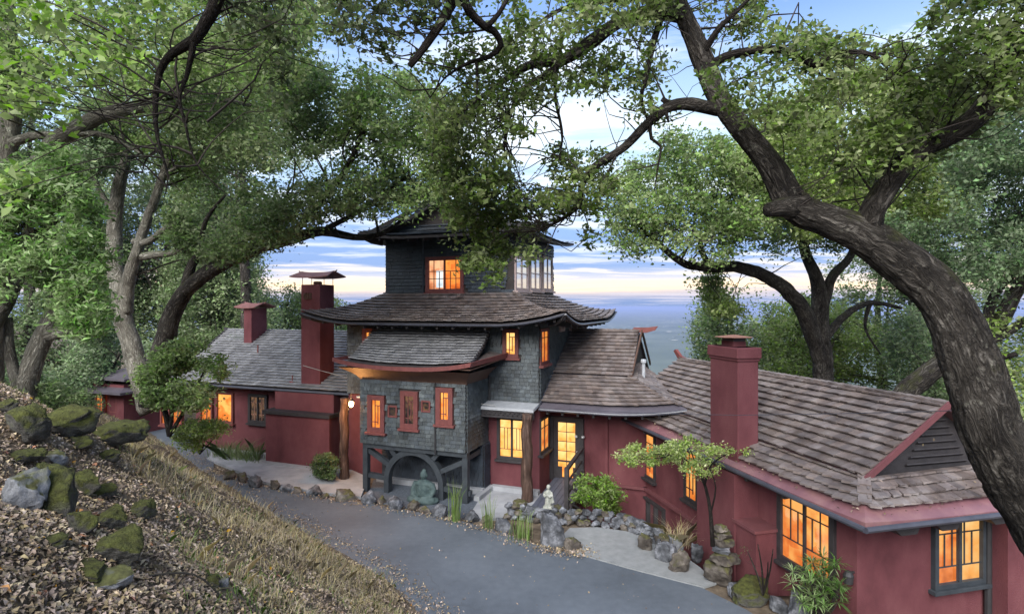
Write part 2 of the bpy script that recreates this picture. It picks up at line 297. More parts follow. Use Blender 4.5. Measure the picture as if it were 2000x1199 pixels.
def link(name, me, m, parent, c):
    o = bpy.data.objects.new(name, me); col.objects.link(o)
    if m is not None and not me.materials: me.materials.append(M[m] if isinstance(m, str) else m)
    c = np.asarray(c, float); WL[o.name] = c
    if parent is not None: o.parent = parent; o.location = tuple(c-WL[parent.name])
    else: o.location = tuple(c)
    return o
def obj(name, mb, m, parent=None, smooth=False, base=False, bevel=0, **props):
    v = np.array(mb.v, float); lo, hi = v.min(0), v.max(0); c = (lo+hi)/2
    if base: c[2] = lo[2]
    me = bpy.data.meshes.new(name); me.from_pydata((v-c).tolist(), [], mb.f); me.update()
    if smooth: me.polygons.foreach_set('use_smooth', np.ones(len(me.polygons), bool))
    o = link(name, me, m, parent, c)
    if bevel:
        b = o.modifiers.new('bevel', 'BEVEL'); b.width = bevel; b.segments = 2; b.limit_method = 'ANGLE'
    return setprops(o, **props)
def empty(name, loc, label=None, cat=None, group=None):
    o = bpy.data.objects.new(name, None); col.objects.link(o); o.location = tuple(map(float, loc)); o.empty_display_size = .2; WL[o.name] = np.asarray(loc, float)
    return setprops(o, label, cat, group)
def npmesh(name, v, faces_n, m, parent=None, smooth=False, quads=True, **props):   # big meshes from numpy: v (N*k,3), k verts a face
    k = faces_n; n = len(v)//k; c = (v.min(0)+v.max(0))/2; me = bpy.data.meshes.new(name)
    me.vertices.add(len(v)); me.vertices.foreach_set('co', (v-c).astype(np.float32).ravel())
    me.loops.add(n*k); me.loops.foreach_set('vertex_index', np.arange(n*k, dtype=np.int32))
    me.polygons.add(n); me.polygons.foreach_set('loop_start', np.arange(0, n*k, k, dtype=np.int32))
    me.update(calc_edges=True)
    return setprops(link(name, me, m, parent, c), **props)

# ------------------------------------------------------------------ terrain
TOE = [(-40, 49), (-20, 29.3), (-12.8, 22.0), (-9.9, 18.9), (-6.1, 15.2), (-4.6, 13.9), (-2.64, 12.0), (-1.43, 10.4), (.3, 8.6), (3, 5.6), (8, .5)]
def toe_off(t):                                # offset of the toe from the line X+Y=9, by t = X-Y
    xs = np.array([a-b for a, b in TOE][::1]); ys = np.array([9-a-b for a, b in TOE]); o = np.argsort(xs); return np.interp(t, xs[o], ys[o])
PIT = [(1.55, 15.25), (2.4, 14.95), (3.1, 14.6), (3.8, 13.6), (4.1, 12.6), (5.6, 11.2), (6.5, 12), (5, 18), (1.2, 17.9)]
def tz(X, Y):
    X = np.asarray(X, float); Y = np.asarray(Y, float)
    q = (9-X-Y-toe_off(X-Y))/math.sqrt(2)
    g = np.where(q > 0, .66*(np.sqrt(q*q+.16)-.4)+.03*q, 0); g = np.where(q > 6.6, .66*6.2+.2+.22*(q-6.6), g)
    left = np.clip(-X-2.5, 0, 3.4)*.17*np.exp(-((Y-8)/4.2)**2)*np.clip(q/2, 0, 1)
    p = np.stack([X.ravel(), Y.ravel(), 0*X.ravel()], 1)
    bump = ((fbm(p*.8, 3, 5)-.5)*.5+(fbm(p*2.7, 3, 9)-.5)*.16).reshape(X.shape)*np.clip(q/1.2, 0, 1)
    pp = -q; drop = np.where(pp > 9.5, .42*(pp-9.5), 0)
    drop = np.where(pp > 40, .42*30.5+.3*(pp-40), drop)
    dmask = np.clip((X-1.2)/1.5, 0, 1)*np.clip((Y-11.5)/1.5, 0, 1)
    z = -.04+g+left+bump-drop
    ip = inpoly(X.ravel(), Y.ravel(), PIT).reshape(X.shape)
    z = np.where(ip, -1.3, z)
    return np.maximum(z, -156)
def tz1(x, y): return float(tz(np.array([x]), np.array([y]))[0])
def hit(px, py, y0=1.5, y1=40):                # where a sight line meets the ground
    ys = np.linspace(y0, y1, 1600); X = (px-1000)/F*ys; Z = H-(py-598)/F*ys; b = np.nonzero(Z < tz(X, ys))[0]
    k = b[0] if len(b) else len(ys)-1
    return np.array([X[k], ys[k], Z[k]])
def axis_(lo, hi, step, far):
    a = list(np.arange(lo, hi+1e-6, step)); s = step
    while a[-1] < far: s *= 1.22; a.append(a[-1]+s)
    s = step
    while a[0] > -far: s *= 1.22; a.insert(0, a[0]-s)
    return np.array(a)
gx, gy = axis_(-22, 12, .2, 900), axis_(-3, 26, .2, 900)
GX, GY = np.meshgrid(gx, gy); GZ = tz(GX, GY); nx, ny = len(gx), len(gy)
V_ = np.stack([GX.ravel(), GY.ravel(), GZ.ravel()], 1)
ii, jj = np.meshgrid(np.arange(nx-1), np.arange(ny-1)); a_ = (jj*nx+ii).ravel()
me = bpy.data.meshes.new('hillside'); me.from_pydata(V_.tolist(), [], np.stack([a_, a_+1, a_+nx+1, a_+nx], 1).tolist()); me.update()
me.polygons.foreach_set('use_smooth', np.ones(len(me.polygons), bool))
M['soil'] = mat('leafy_soil', [(.05, .04, .03), (.12, .095, .07), (.19, .155, .115)], scale=3.2, detail=10, rough=.95, bump=1, bscale=26, spec=.1, coords='World')
setprops(link('hillside', me, 'soil', None, (0, 0, 0)), kind='structure')
# the far plain
def valleymat():
    m, n, l = newmat('valley_floor'); o = n.new('ShaderNodeOutputMaterial'); b = n.new('ShaderNodeBsdfPrincipled'); b.inputs['Roughness'].default_value = .9
    g = n.new('ShaderNodeNewGeometry'); nz = n.new('ShaderNodeTexNoise'); nz.inputs['Scale'].default_value = .004; nz.inputs['Detail'].default_value = 9; l.new(g.outputs['Position'], nz.inputs['Vector'])
    rp = n.new('ShaderNodeValToRGB'); e = rp.color_ramp.elements; e[0].position = .36; e[0].color = (.035, .055, .042, 1); e[1].position = .6; e[1].color = (.07, .09, .07, 1); l.new(nz.outputs[0], rp.inputs[0])
    vo = n.new('ShaderNodeTexVoronoi'); vo.inputs['Scale'].default_value = .012; l.new(g.outputs['Position'], vo.inputs['Vector'])
    n2 = n.new('ShaderNodeTexNoise'); n2.inputs['Scale'].default_value = .0012; n2.inputs['Detail'].default_value = 3; l.new(g.outputs['Position'], n2.inputs['Vector'])
    t = n.new('ShaderNodeMath'); t.operation = 'LESS_THAN'; l.new(vo.outputs[0], t.inputs[0]); t.inputs[1].default_value = .22
    t2 = n.new('ShaderNodeMath'); t2.operation = 'GREATER_THAN'; l.new(n2.outputs[0], t2.inputs[0]); t2.inputs[1].default_value = .5
    t3 = n.new('ShaderNodeMath'); t3.operation = 'MULTIPLY'; l.new(t.outputs[0], t3.inputs[0]); l.new(t2.outputs[0], t3.inputs[1])
    mx = n.new('ShaderNodeMix'); mx.data_type = 'RGBA'; l.new(t3.outputs[0], mx.inputs[0]); l.new(rp.outputs[0], mx.inputs[6]); mx.inputs[7].default_value = (.4, .38, .35, 1)
    l.new(mx.outputs[2], b.inputs['Base Color']); l.new(b.outputs[0], o.inputs[0]); return m
M['valley'] = valleymat()
FAR = 60000
vm = MB(); vr = [300, 800, 2000, 6000, 20000, FAR]
vm.add([(-FAR, -FAR, -150), (FAR, -FAR, -150), (FAR, FAR, -150), (-FAR, FAR, -150)], [(0, 1, 2, 3)])
obj('valley_floor', vm, 'valley', kind='structure')
M['hillblue'] = mat('far_hill', [(.04, .06, .045), (.08, .10, .07)], scale=.002, rough=.95, coords='World')
hm = MB(); n_ = 160; D_ = 23000
tx = np.linspace(-30000, 6000, n_)
hz = 640*fbm(np.stack([tx/5200, 0*tx, 0*tx], 1), 5, 3)**2.0*np.clip((2000-tx)/9000, 0, 1)+60*fbm(np.stack([tx/900, 0*tx, 0*tx], 1), 3, 8)
for i in range(n_): hm.v += [(tx[i], D_-1500, -152), (tx[i], D_, -150+hz[i]), (tx[i], D_+4500, -152)]
for i in range(n_-1):
    for k in (0, 1): hm.f.append((i*3+k, i*3+3+k, i*3+4+k, i*3+1+k))
obj('distant_hills', hm, 'hillblue', kind='structure', smooth=True)

# ------------------------------------------------------------------ driveway, patio, paths
EDGE = [(-10.6, 19.8), (-10, 19.2), (-7.95, 18.06), (-5.95, 17.08), (-3.86, 16.2), (-1.98, 15.4), (-.53, 14.5), (.74, 13.4), (1.39, 13.14)]
def asphaltmat():
    m, n, l = newmat('worn_asphalt'); o = n.new('ShaderNodeOutputMaterial'); b = n.new('ShaderNodeBsdfPrincipled'); b.inputs['Roughness'].default_value = .62; b.inputs['Specular IOR Level'].default_value = .4
    g = n.new('ShaderNodeNewGeometry')
    def nz(s, d=6):
        q = n.new('ShaderNodeTexNoise'); q.inputs['Scale'].default_value = s; q.inputs['Detail'].default_value = d; l.new(g.outputs['Position'], q.inputs['Vector']); return q.outputs[0]
    rp = n.new('ShaderNodeValToRGB'); e = rp.color_ramp.elements; e[0].position = .3; e[0].color = (.070, .083, .101, 1); e[1].position = .72; e[1].color = (.110, .128, .152, 1); pm = n.new('ShaderNodeMath'); pm.operation = 'MULTIPLY_ADD'; pm.inputs[1].default_value = .45; l.new(nz(6, 8), pm.inputs[0])
    pn = n.new('ShaderNodeMath'); pn.operation = 'MULTIPLY_ADD'; pn.inputs[1].default_value = .9; pn.inputs[2].default_value = -.2; l.new(nz(.55, 9), pn.inputs[0]); l.new(pn.outputs[0], pm.inputs[2]); l.new(pm.outputs[0], rp.inputs[0])
    vo = n.new('ShaderNodeTexVoronoi'); vo.feature = 'DISTANCE_TO_EDGE'; vo.inputs['Scale'].default_value = .36
    va = n.new('ShaderNodeVectorMath'); va.operation = 'MULTIPLY_ADD'; q = n.new('ShaderNodeTexNoise'); q.inputs['Scale'].default_value = 1.2; q.inputs['Detail'].default_value = 5; l.new(g.outputs['Position'], q.inputs['Vector'])
    l.new(q.outputs[1], va.inputs[0]); va.inputs[1].default_value = (.9, .9, .0); l.new(g.outputs['Position'], va.inputs[2]); l.new(va.outputs[0], vo.inputs['Vector'])
    cr = n.new('ShaderNodeMapRange'); cr.inputs[1].default_value = .0; cr.inputs[2].default_value = .006; cr.inputs[3].default_value = 1; cr.inputs[4].default_value = 0; l.new(vo.outputs[0], cr.inputs[0])
    gt = n.new('ShaderNodeMapRange'); gt.inputs[1].default_value = .52; gt.inputs[2].default_value = .66; l.new(nz(.33, 2), gt.inputs[0])
    mu = n.new('ShaderNodeMath'); mu.operation = 'MULTIPLY'; l.new(cr.outputs[0], mu.inputs[0]); l.new(gt.outputs[0], mu.inputs[1])
    sp = n.new('ShaderNodeMapRange'); sp.inputs[1].default_value = .66; sp.inputs[2].default_value = .74; l.new(nz(55, 2), sp.inputs[0])
    m1 = n.new('ShaderNodeMix'); m1.data_type = 'RGBA'; l.new(sp.outputs[0], m1.inputs[0]); l.new(rp.outputs[0], m1.inputs[6]); m1.inputs[7].default_value = (.17, .19, .21, 1)
    m2 = n.new('ShaderNodeMix'); m2.data_type = 'RGBA'; l.new(mu.outputs[0], m2.inputs[0]); l.new(m1.outputs[2], m2.inputs[6]); m2.inputs[7].default_value = (.06, .066, .075, 1)
    l.new(m2.outputs[2], b.inputs['Base Color'])
    bp = n.new('ShaderNodeBump'); bp.inputs['Strength'].default_value = .35; bp.inputs['Distance'].default_value = .01; l.new(nz(120, 3), bp.inputs['Height']); l.new(bp.outputs[0], b.inputs['Normal'])
    l.new(b.outputs[0], o.inputs[0]); return m
M['asphalt'] = asphaltmat()
def flat(name, pts, z, m, thick=.04, **kw):
    mb = MB(); mb.prism([(x, y, z-thick) for x, y in pts][::1], (0, 0, thick)); o = obj(name, mb, m, **kw); return o
def ccw(p): return p if sum(p[i][0]*p[(i+1) % len(p)][1]-p[(i+1) % len(p)][0]*p[i][1] for i in range(len(p))) > 0 else p[::-1]
inner = [(x-.25, y-.25) for x, y in TOE[1:]]
drive = inner+[(9.5, 1.5), (6.2, 5.0), (5.2, 8.2), (4.9, 9.6), (4.47, 10.6), (3.89, 11.46)]+EDGE[::-1]+[(-12.5, 23.5), (-20, 31)]
flat('driveway', ccw(drive), .0, 'asphalt', kind='structure')
walk = [(1.36, 13.1), (2.6, 12.25), (3.93, 11.43), (4.25, 11.6), (4.15, 12.3), (3.9, 13.1), (3.5, 13.9), (2.9, 14.3), (2.2, 14.55), (1.5, 14.5), (1.2, 13.9)]
flat('concrete_path', ccw(walk), .02, 'aggregate', kind='structure')
# ------------------------------------------------------------------ house frames
U = np.array([.936, -.352, 0]); V = np.array([.352, .936, 0]); C0 = np.array([.83, 17.1, 0])
def T(u, v, z=0): return C0+U*u+V*v+UP*z
def uT(px, v): k = (px-1000)/F; B = C0+V*v; return (k*B[1]-B[0])/(U[0]-U[1]*k)
def vT(px, u): k = (px-1000)/F; B = C0+U*u; return (k*B[1]-B[0])/(V[0]-V[1]*k)
def zT(py, u, v): return H-(py-598)/F*T(u, v)[1]
WV = np.array([-.237, .9715, 0]); NV = np.array([.9715, .237, 0]); E0 = np.array([5.59, 8.83, 0])
def Q(b, a, z=0): return E0+WV*b+NV*a+UP*z
def bQ(px, a): k = (px-1000)/F; B = E0+NV*a; return (B[0]-k*B[1])/(-WV[0]+WV[1]*k)
def aQ(px, b): k = (px-1000)/F; B = E0+WV*b; return (k*B[1]-B[0])/(NV[0]-NV[1]*k)
def zQ(py, b, a): return H-(py-598)/F*Q(b, a)[1]

house = empty('house', (0, 18, 0), 'rambling red stucco house with shingled pagoda tower and swept shake roofs', 'house')
HOLES = []                                     # window openings that wall shingles leave free

def shingle_variants(name, m):
    r = []
    for k in range(5):
        j = lambda a: random.uniform(-a, a)
        mb = MB(); v = []
        for z in (-.5, .5):
            for x, y in ((-.5, -.5), (.5, -.5), (.5, .5), (-.5, .5)): v.append((x+j(.03), y+(j(.05) if y < 0 else 0), z))
        me = bpy.data.meshes.new(name); me.from_pydata(v, [], [(3, 2, 1, 0), (4, 5, 6, 7), (0, 1, 5, 4), (1, 2, 6, 5), (2, 3, 7, 6), (3, 0, 4, 7)]); me.materials.append(M[m]); me.update(); r.append(me)
    return r
def surf_fn(A, B, Ct, D, la, lb, sag, dl):
    A, B, Ct, D = (np.asarray(p, float) for p in (A, B, Ct, D))
    def S(s, t):
        Lp = A+(D-A)*t; Rp = B+(Ct-B)*t; p = Lp+(Rp-Lp)*s; w = np.linalg.norm(Rp-Lp)
        l = la*max(0, 1-s*w/dl)**2+lb*max(0, 1-(1-s)*w/dl)**2
        return p+UP*(l*(1-t)**2-sag*4*t*(1-t))
    return S, np.linalg.norm((A+B)/2-(Ct+D)/2), np.linalg.norm(B-A)
def shingled(part, A, B, Ct, D, expo, wid, m, lift=(0, 0), sag=0, dl=2.2, thick=.022, t0=0, lap=1.5, gapk=3.0, singles=0, holes=False, mask=None, wj=.3, t1=1.0):
    """cover a (swept) face with overlapping shingles; the largest in view may be objects of their own"""
    S, ln, wd = surf_fn(A, B, Ct, D, lift[0], lift[1], sag, dl); rows = int((ln*(t1)-t0)/expo); recs = []
    ctr = (S(.5, .0)+S(.5, 1))/2
    for i in range(rows+1):
        tt = (t0+i*expo)/ln
        if tt >= t1-.2*expo/ln: break
        te = min(1, tt+expo*lap/ln); Lr = np.linalg.norm(S(1, tt)-S(0, tt)); x = -random.random()*wid
        if Lr < .05: break
        while x < Lr:
            w = wid*random.uniform(1-wj, 1+wj); x0, x1 = max(0, x), min(Lr, x+w); x += w
            if x1-x0 < .03: continue
            s = (x0+x1)/2/Lr; o = random.uniform(-.05, .03)*expo
            a = S(s, max(0, tt+o/ln)); b = S(s, te); r = unit(S(min(1, s+.01), tt)-S(max(0, s-.01), tt)); d = b-a; L_ = np.linalg.norm(d)
            if L_ < .02: continue
            d = d/L_; nrm = unit(np.cross(r, d)); th = thick*random.uniform(.92, 1.1)
            lowp = a+nrm*(th*gapk+random.uniform(0, .004)); hip = b+nrm*(th*.35)
            c = (lowp+hip)/2; d2 = unit(hip-lowp); n2 = unit(np.cross(r, d2))
            if holes and any(abs(np.dot(c-h[0], h[1])) < h[2]+(x1-x0)*.3 and abs(c[2]-h[0][2]) < h[3]+expo*.4 and abs(np.dot(c-h[0], h[4])) < .35 for h in HOLES): continue
            if mask is not None and not mask(a): continue
            recs.append((c, r, d2, n2, x1-x0-.006, np.linalg.norm(hip-lowp), th))
    if singles:
        recs.sort(key=lambda q: -(q[4]*q[5])/(np.linalg.norm(q[0]-np.array([0, 0, H]))**2) if 0 < pix(q[0])[0] < 2000 else 0)
        vs_ = shingle_variants('shingle', m); pw = WL[part.name]
        for c, r, d, n2, w, l, th in recs[:singles]:
            o = bpy.data.objects.new('shingle', random.choice(vs_)); col.objects.link(o); o.parent = part; WL[o.name] = c
            mt = Matrix(((r[0]*w, d[0]*l, n2[0]*th, c[0]-pw[0]), (r[1]*w, d[1]*l, n2[1]*th, c[1]-pw[1]), (r[2]*w, d[2]*l, n2[2]*th, c[2]-pw[2]), (0, 0, 0, 1)))
            o.matrix_local = mt
        recs = recs[singles:]
    if recs:
        mb = MB()
        for c, r, d, n2, w, l, th in recs: mb.box(c, r, d, n2, w/2, l/2, th/2)
        obj('shingle_courses', mb, m, part, kind='stuff')
    return S
def deckface(mb, A, B, Ct, D, lift=(0, 0), sag=0, dl=2.2, th=.09, ns=14, nt_=6):
    S, ln, wd = surf_fn(A, B, Ct, D, lift[0], lift[1], sag, dl); k = len(mb.v)
    for j in range(nt_+1):
        for i in range(ns+1): mb.v.append(tuple(S(i/ns, j/nt_)))
    for j in range(nt_+1):
        for i in range(ns+1): mb.v.append(tuple(S(i/ns, j/nt_)-UP*th))
    n1 = ns+1; off = n1*(nt_+1)
    for j in range(nt_):
        for i in range(ns):
            a = k+j*n1+i; mb.f.append((a, a+1, a+n1+1, a+n1)); a += off; mb.f.append((a+n1, a+n1+1, a+1, a))
    for i in range(ns): a = k+i; mb.f.append((a+off, a+off+1, a+1, a)); a = k+nt_*n1+i; mb.f.append((a, a+1, a+off+1, a+off))
    for j in range(nt_): a = k+j*n1; mb.f.append((a, a+n1, a+n1+off, a+off)); a += ns; mb.f.append((a+off, a+n1+off, a+n1, a))
    return S
def caps(part, pts, m='shake', w=.16, step=.22, name='ridge_cap', up=.05):
    mb = MB(); pts = [np.asarray(p, float) for p in pts]
    for a, b in zip(pts[:-1], pts[1:]):
        L_ = np.linalg.norm(b-a); k = max(1, int(L_/step)); d = (b-a)/L_
        sd_ = unit(np.cross(d, UP)); u_ = np.cross(sd_, d)
        for i in range(k):
            p = a+d*(i+.5)*L_/k+u_*up; d2 = unit(d-u_*.10); u2 = np.cross(sd_, d2)
            mb.box(p, d2, sd_, u2, L_/k*.62, w*random.uniform(.85, 1.1)*.5, .02)
    obj(name, mb, m, part)

def window(c, ax, n, w, h, pane='pane_o', frame='red_wood', fw=.09, cols=1, pat=None, sill=True, parent=house, panes=None, proud=.07, mun=.022, bar_m=None, label=None):
    c = np.asarray(c, float); HOLES.append((c, ax, w/2, h/2, n))
    f = MB()
    for s in (-1, 1):
        f.box(c+ax*s*(w/2-fw/2)+n*.02, ax, n, UP, fw/2, proud, h/2); f.box(c+UP*s*(h/2-fw/2)+n*.02, ax, n, UP, w/2-fw, proud-.003, fw/2)
    iw, ih = w-2*fw, h-2*fw
    for k in range(1, cols): f.box(c+ax*(-iw/2+iw*k/cols)+n*.02, ax, n, UP, .03, proud-.012, ih/2)
    fo = obj('window', f, frame, parent, bevel=.006)
    if label: fo['label'] = label
    mbn = MB()
    for k in range(cols):
        cc = c+ax*(-iw/2+iw*(k+.5)/cols); cw = iw/cols
        p = MB(); p.box(cc+n*.006, ax, n, UP, cw/2+.01, .006, ih/2+.01)
        obj('pane', p, (panes[k] if panes else pane), fo)
        for (x0, y0, x1, y1) in (pat or []):
            if k % 2 and pat: x0, x1 = 1-x0, 1-x1
            a = cc+ax*(x0-.5)*cw+UP*(y0-.5)*ih+n*.024; b = cc+ax*(x1-.5)*cw+UP*(y1-.5)*ih+n*.024
            mbn.bar(a, b, mun if abs(y1-y0) > 1e-6 else .02, .02 if abs(y1-y0) > 1e-6 else mun, up=n if abs(y1-y0) > 1e-6 else UP)
    if mbn.v: obj('muntin', mbn, bar_m or frame, fo)
    if sill:
        s = MB(); s.box(c-UP*(h/2+.035)+n*.05, ax, n, UP, w/2+.06, .09, .035); obj('sill', s, frame, fo, bevel=.006)
    return fo
ART = [(0, .78, 1, .78), (.62, .25, .62, .78), (.3, .25, .3, 1), (0, .25, 1, .25)]   # asymmetric leaded pattern
ART2 = [(.33, 0, .33, 1), (.66, .12, .66, .8), (.33, .8, 1, .8), (0, .2, .66, .2)]
GRID = [(.5, 0, .5, 1), (0, .33, 1, .33), (0, .66, 1, .66)]
def onT(px0, px1, py0, py1, v):                # window rectangle on a front wall, from where it shows
    u0, u1 = uT(px0, v), uT(px1, v); um = (u0+u1)/2; z1, z0 = zT(py0, um, v), zT(py1, um, v); return T(um, v, (z0+z1)/2), u1-u0, z1-z0
def onTs(px0, px1, py0, py1, u):
    v0, v1 = vT(px0, u), vT(px1, u); vm_ = (v0+v1)/2; z1, z0 = zT(py0, u, vm_), zT(py1, u, vm_); return T(u, vm_, (z0+z1)/2), v1-v0, z1-z0
def onQ(px0, px1, py0, py1, a):                # long wall of the right wing
    b0, b1 = bQ(px0, a), bQ(px1, a); bm = (b0+b1)/2; z1, z0 = zQ(py0, bm, a), zQ(py1, bm, a); return Q(bm, a, (z0+z1)/2), b0-b1, z1-z0
def onQe(px0, px1, py0, py1, b):
    a0, a1 = aQ(px0, b), aQ(px1, b); am = (a0+a1)/2; z1, z0 = zQ(py0, b, am), zQ(py1, b, am); return Q(b, am, (z0+z1)/2), a1-a0, z1-z0
def wallbox(name, u0, u1, v0, v1, z0, z1, m, mb=None):
    b = MB(); b.box(T((u0+u1)/2, (v0+v1)/2, (z0+z1)/2), U, V, UP, (u1-u0)/2, (v1-v0)/2, (z1-z0)/2); return obj(name, b, m, house)

# ------------------------------------------------------------------ tower: walls
BW, BZ0, BZ1 = -1.58, 1.51, 3.52               # projecting lower box
MU, MD = -7.03, 6.3                            # main storey width, depth
w_base = wallbox('ground_floor_wall', MU, 0, .03, MD, -3, 2.72, 'stucco')
w_main = wallbox('main_storey_wall', MU, 0, 0, MD, 2.72, 5.45, 'deck')
w_box = wallbox('projecting_storey_wall', -5.35, -1.72, BW, 0, BZ0, BZ1, 'deck')
w_niche = wallbox('niche_wall', -5.3, -1.66, -.46, .03, -.3, BZ0, 'deck')
w_top = wallbox('tower_wall', -6.29, -1.27, 1.27, 5.8, 5.9, 8.25, 'deck')
nF, nS = -V, U                                 # outward normals: front, right side
# windows of the tower
c, w, h = onT(718, 739, 502, 570, 1.27)
c, w, h = onT(833, 907, 500, 570, 1.27)
fo = window(c, U, nF, w, h, cols=2, panes=['pane_s', 'pane_r'], fw=.13, pat=[(.3, 0, .3, 1), (.65, 0, .65, .62), (0, .36, 1, .36), (0, .62, 1, .62)], mun=.025, sill=True)
p = MB(); p.box(c-U*w*.14-UP*h*.12+nF*.014, U, V, UP, w*.09, .004, h*.24); obj('pane', p, 'pane_w', fo)  # glowing patch put where the sky shows through the window
for (x0, x1) in ((1005, 1031), (1034, 1056), (1059, 1078)):
    c, w, h = onTs(x0, x1, 500, 567, -1.27); window(c, V, nS, w, h, 'pane_g', 'pale_frame', fw=.10, cols=2, pat=[(0, .5, 1, .5)], mun=.03, proud=.03)
c, w, h = onT(710, 741, 640, 680, 0); window(c, U, nF, w, h, 'pane_r', 'red_wood', fw=.14, pat=ART2, sill=False)
c, w, h = onT(983, 1014, 641, 697, 0); window(c, U, nF, w, h, 'pane_y', 'red_wood', fw=.12, pat=ART2)
c, w, h = onTs(1054, 1070, 640, 710, 0); window(c, V, nS, w, h, 'pane_r', 'red_wood', fw=.10, pat=[(0, .8, 1, .8), (.5, 0, .5, 1)], proud=.03)
for (x0, x1, m_) in ((1090, 1099, 0), (1111, 1119, 0), (1133, 1142, 0)):
    c, w, h = onTs(x0, x1, 628, 646, 0); window(c, V, nS, w, h, 'pane_g', 'pale_frame', fw=.12, sill=False)
for (x0, x1, y0, y1, pn) in ((720, 753, 770, 842, 'pane_r'), (784, 818, 762, 835, 'pane_d'), (853, 886, 755, 827, 'pane_o')):
    c, w, h = onT(x0, x1, y0, y1, BW); window(c, U, nF, w, h, pn, 'red_wood', fw=.15, pat=ART2)
for (x0, x1, y0, y1) in ((759, 777, 790, 813), (824, 842, 780, 803)):
    c, w, h = onT(x0, x1, y0, y1, BW); window(c, U, nF, w, h, 'pane_d', 'red_wood', fw=.05, sill=False, proud=.04)
# ------------------------------------------------------------------ roof builders
RED = 'metal_red'
def rafters(part, A, B, n, S=None, inward=None, ln=.5, w=.05, h=.09, m='dark_wood', drop=.13):
    A = np.asarray(A, float); B = np.asarray(B, float)
    for i in range(n):
        s = (i+.5)/n; p = S(s, .02) if S is not None else A+(B-A)*s
        b = MB(); d = unit(inward); b.bar(p-UP*drop+d*.04, p-UP*(drop-.10)+d*ln, w, h); obj('rafter_tail', b, m, part)
# skirt roof round the tower
ez, tzp = 5.24, 6.22; lf = .34
e = {'fl': T(-8.13, -1.1, ez), 'fr': T(1.1, -1.1, ez), 'br': T(1.1, 7.0, ez), 'bl': T(-8.13, 7.0, ez)}
t_ = {'fl': T(-6.29, 1.27, tzp), 'fr': T(-1.27, 1.27, tzp), 'br': T(-1.27, 5.8, tzp), 'bl': T(-6.29, 5.8, tzp)}
dk = MB()
Sf = deckface(dk, e['fl'], e['fr'], t_['fr'], t_['fl'], (lf, lf), .12); Sr = deckface(dk, e['fr'], e['br'], t_['br'], t_['fr'], (lf, lf), .12)
deckface(dk, e['br'], e['bl'], t_['bl'], t_['br'], (lf, lf), .12); deckface(dk, e['bl'], e['fl'], t_['fl'], t_['bl'], (lf, lf), .12)
rf = obj('skirt_roof', dk, 'dark_wood', house)
shingled(rf, e['fl'], e['fr'], t_['fr'], t_['fl'], .235, .17, 'shake', (lf, lf), .12, thick=.034)
shingled(rf, e['fr'], e['br'], t_['br'], t_['fr'], .235, .17, 'shake', (lf, lf), .12, thick=.034)
shingled(rf, e['bl'], e['fl'], t_['fl'], t_['bl'], .235, .2, 'shake', (lf, lf), .12, thick=.034)
for S_ in (Sf,): caps(rf, [S_(1, x) for x in np.linspace(0.02, 1, 6)]); caps(rf, [S_(0, x) for x in np.linspace(0.02, 1, 6)])
rafters(rf, 0, 0, 17, Sf, V, .9, .07, .11); rafters(rf, 0, 0, 11, Sr, -U, .9, .07, .11)
fa = MB(); fa.tube([Sf(x, 0)-UP*.04-V*.03 for x in np.linspace(0, 1, 24)], .035, 6); obj('gutter', fa, 'gutter', rf)
fa = MB(); fa.tube([Sr(x, 0)-UP*.04+U*.03 for x in np.linspace(0, 1, 24)], .035, 6); obj('gutter', fa, 'gutter', rf)
for q, dr in ((Sf(1, 0), unit(U-V)), (Sf(0, 0), unit(-U-V))):                    # upswept corner brackets
    b = MB(); b.prism([q-UP*.10-dr*.9+np.cross(dr, UP)*.05-UP*.12, q-UP*.06+dr*.05+np.cross(dr, UP)*.05, q-UP*.2-dr*.06+np.cross(dr, UP)*.05, q-UP*.36-dr*.55+np.cross(dr, UP)*.05, q-UP*.40-dr*.9+np.cross(dr, UP)*.05], -np.cross(dr, UP)*.1); obj('corner_bracket', b, 'dark_wood', rf)
# top roof: hipped eaves with a shingled gable to the front
ez2 = 8.2; lf2 = .22; um = -3.78; rz = 9.45
e2 = [T(-7.0, .5, ez2), T(-.56, .5, ez2), T(-.56, 6.5, ez2), T(-7.0, 6.5, ez2)]
gz = ez2+.14; gu = .36
dk = MB()
Sg = deckface(dk, e2[0], e2[1], T(-.56-gu, 0.80, gz), T(-7.0+gu, 0.80, gz), (lf2, lf2), .02)
deckface(dk, e2[3], e2[0], T(um, .55, rz), T(um, 5.9, rz), (lf2, lf2), .22); deckface(dk, e2[1], e2[2], T(um, 5.9, rz), T(um, .55, rz), (lf2, lf2), .22)
rt = obj('tower_roof', dk, 'dark_wood', house)
shingled(rt, e2[0], e2[1], T(-.56-gu, 0.80, gz), T(-7.0+gu, 0.80, gz), .22, .18, 'shake_dark', (lf2, lf2), .02)
shingled(rt, e2[3], e2[0], T(um, .55, rz), T(um, 5.9, rz), .23, .2, 'shake_dark', (lf2, lf2), .22); shingled(rt, e2[1], e2[2], T(um, 5.9, rz), T(um, .55, rz), .23, .2, 'shake_dark', (lf2, lf2), .22)
gb = MB(); gb.prism([T(-6.45, .84, gz-.06), T(-1.1, .84, gz-.06), T(um, .84, rz-.22)], V*.12); gw = obj('gable_wall', gb, 'deck', house)
shingled(gw, T(-6.1, 0.80, gz-.08), T(-1.46, 0.80, gz-.08), T(um+.02, 1.05, rz-.28), T(um-.02, 1.05, rz-.28), .14, .17, 'shake_dark', thick=.02)
rafters(rt, 0, 0, 11, Sg, V, .7, .07, .1)
sl_ = MB()
for s in (-1, 1): sl_.bar(T(um+s*3.2, .56, ez2+.02), T(um, .56, rz+.02), .06, .14)
obj('bargeboard', sl_, 'dark_wood', rt)
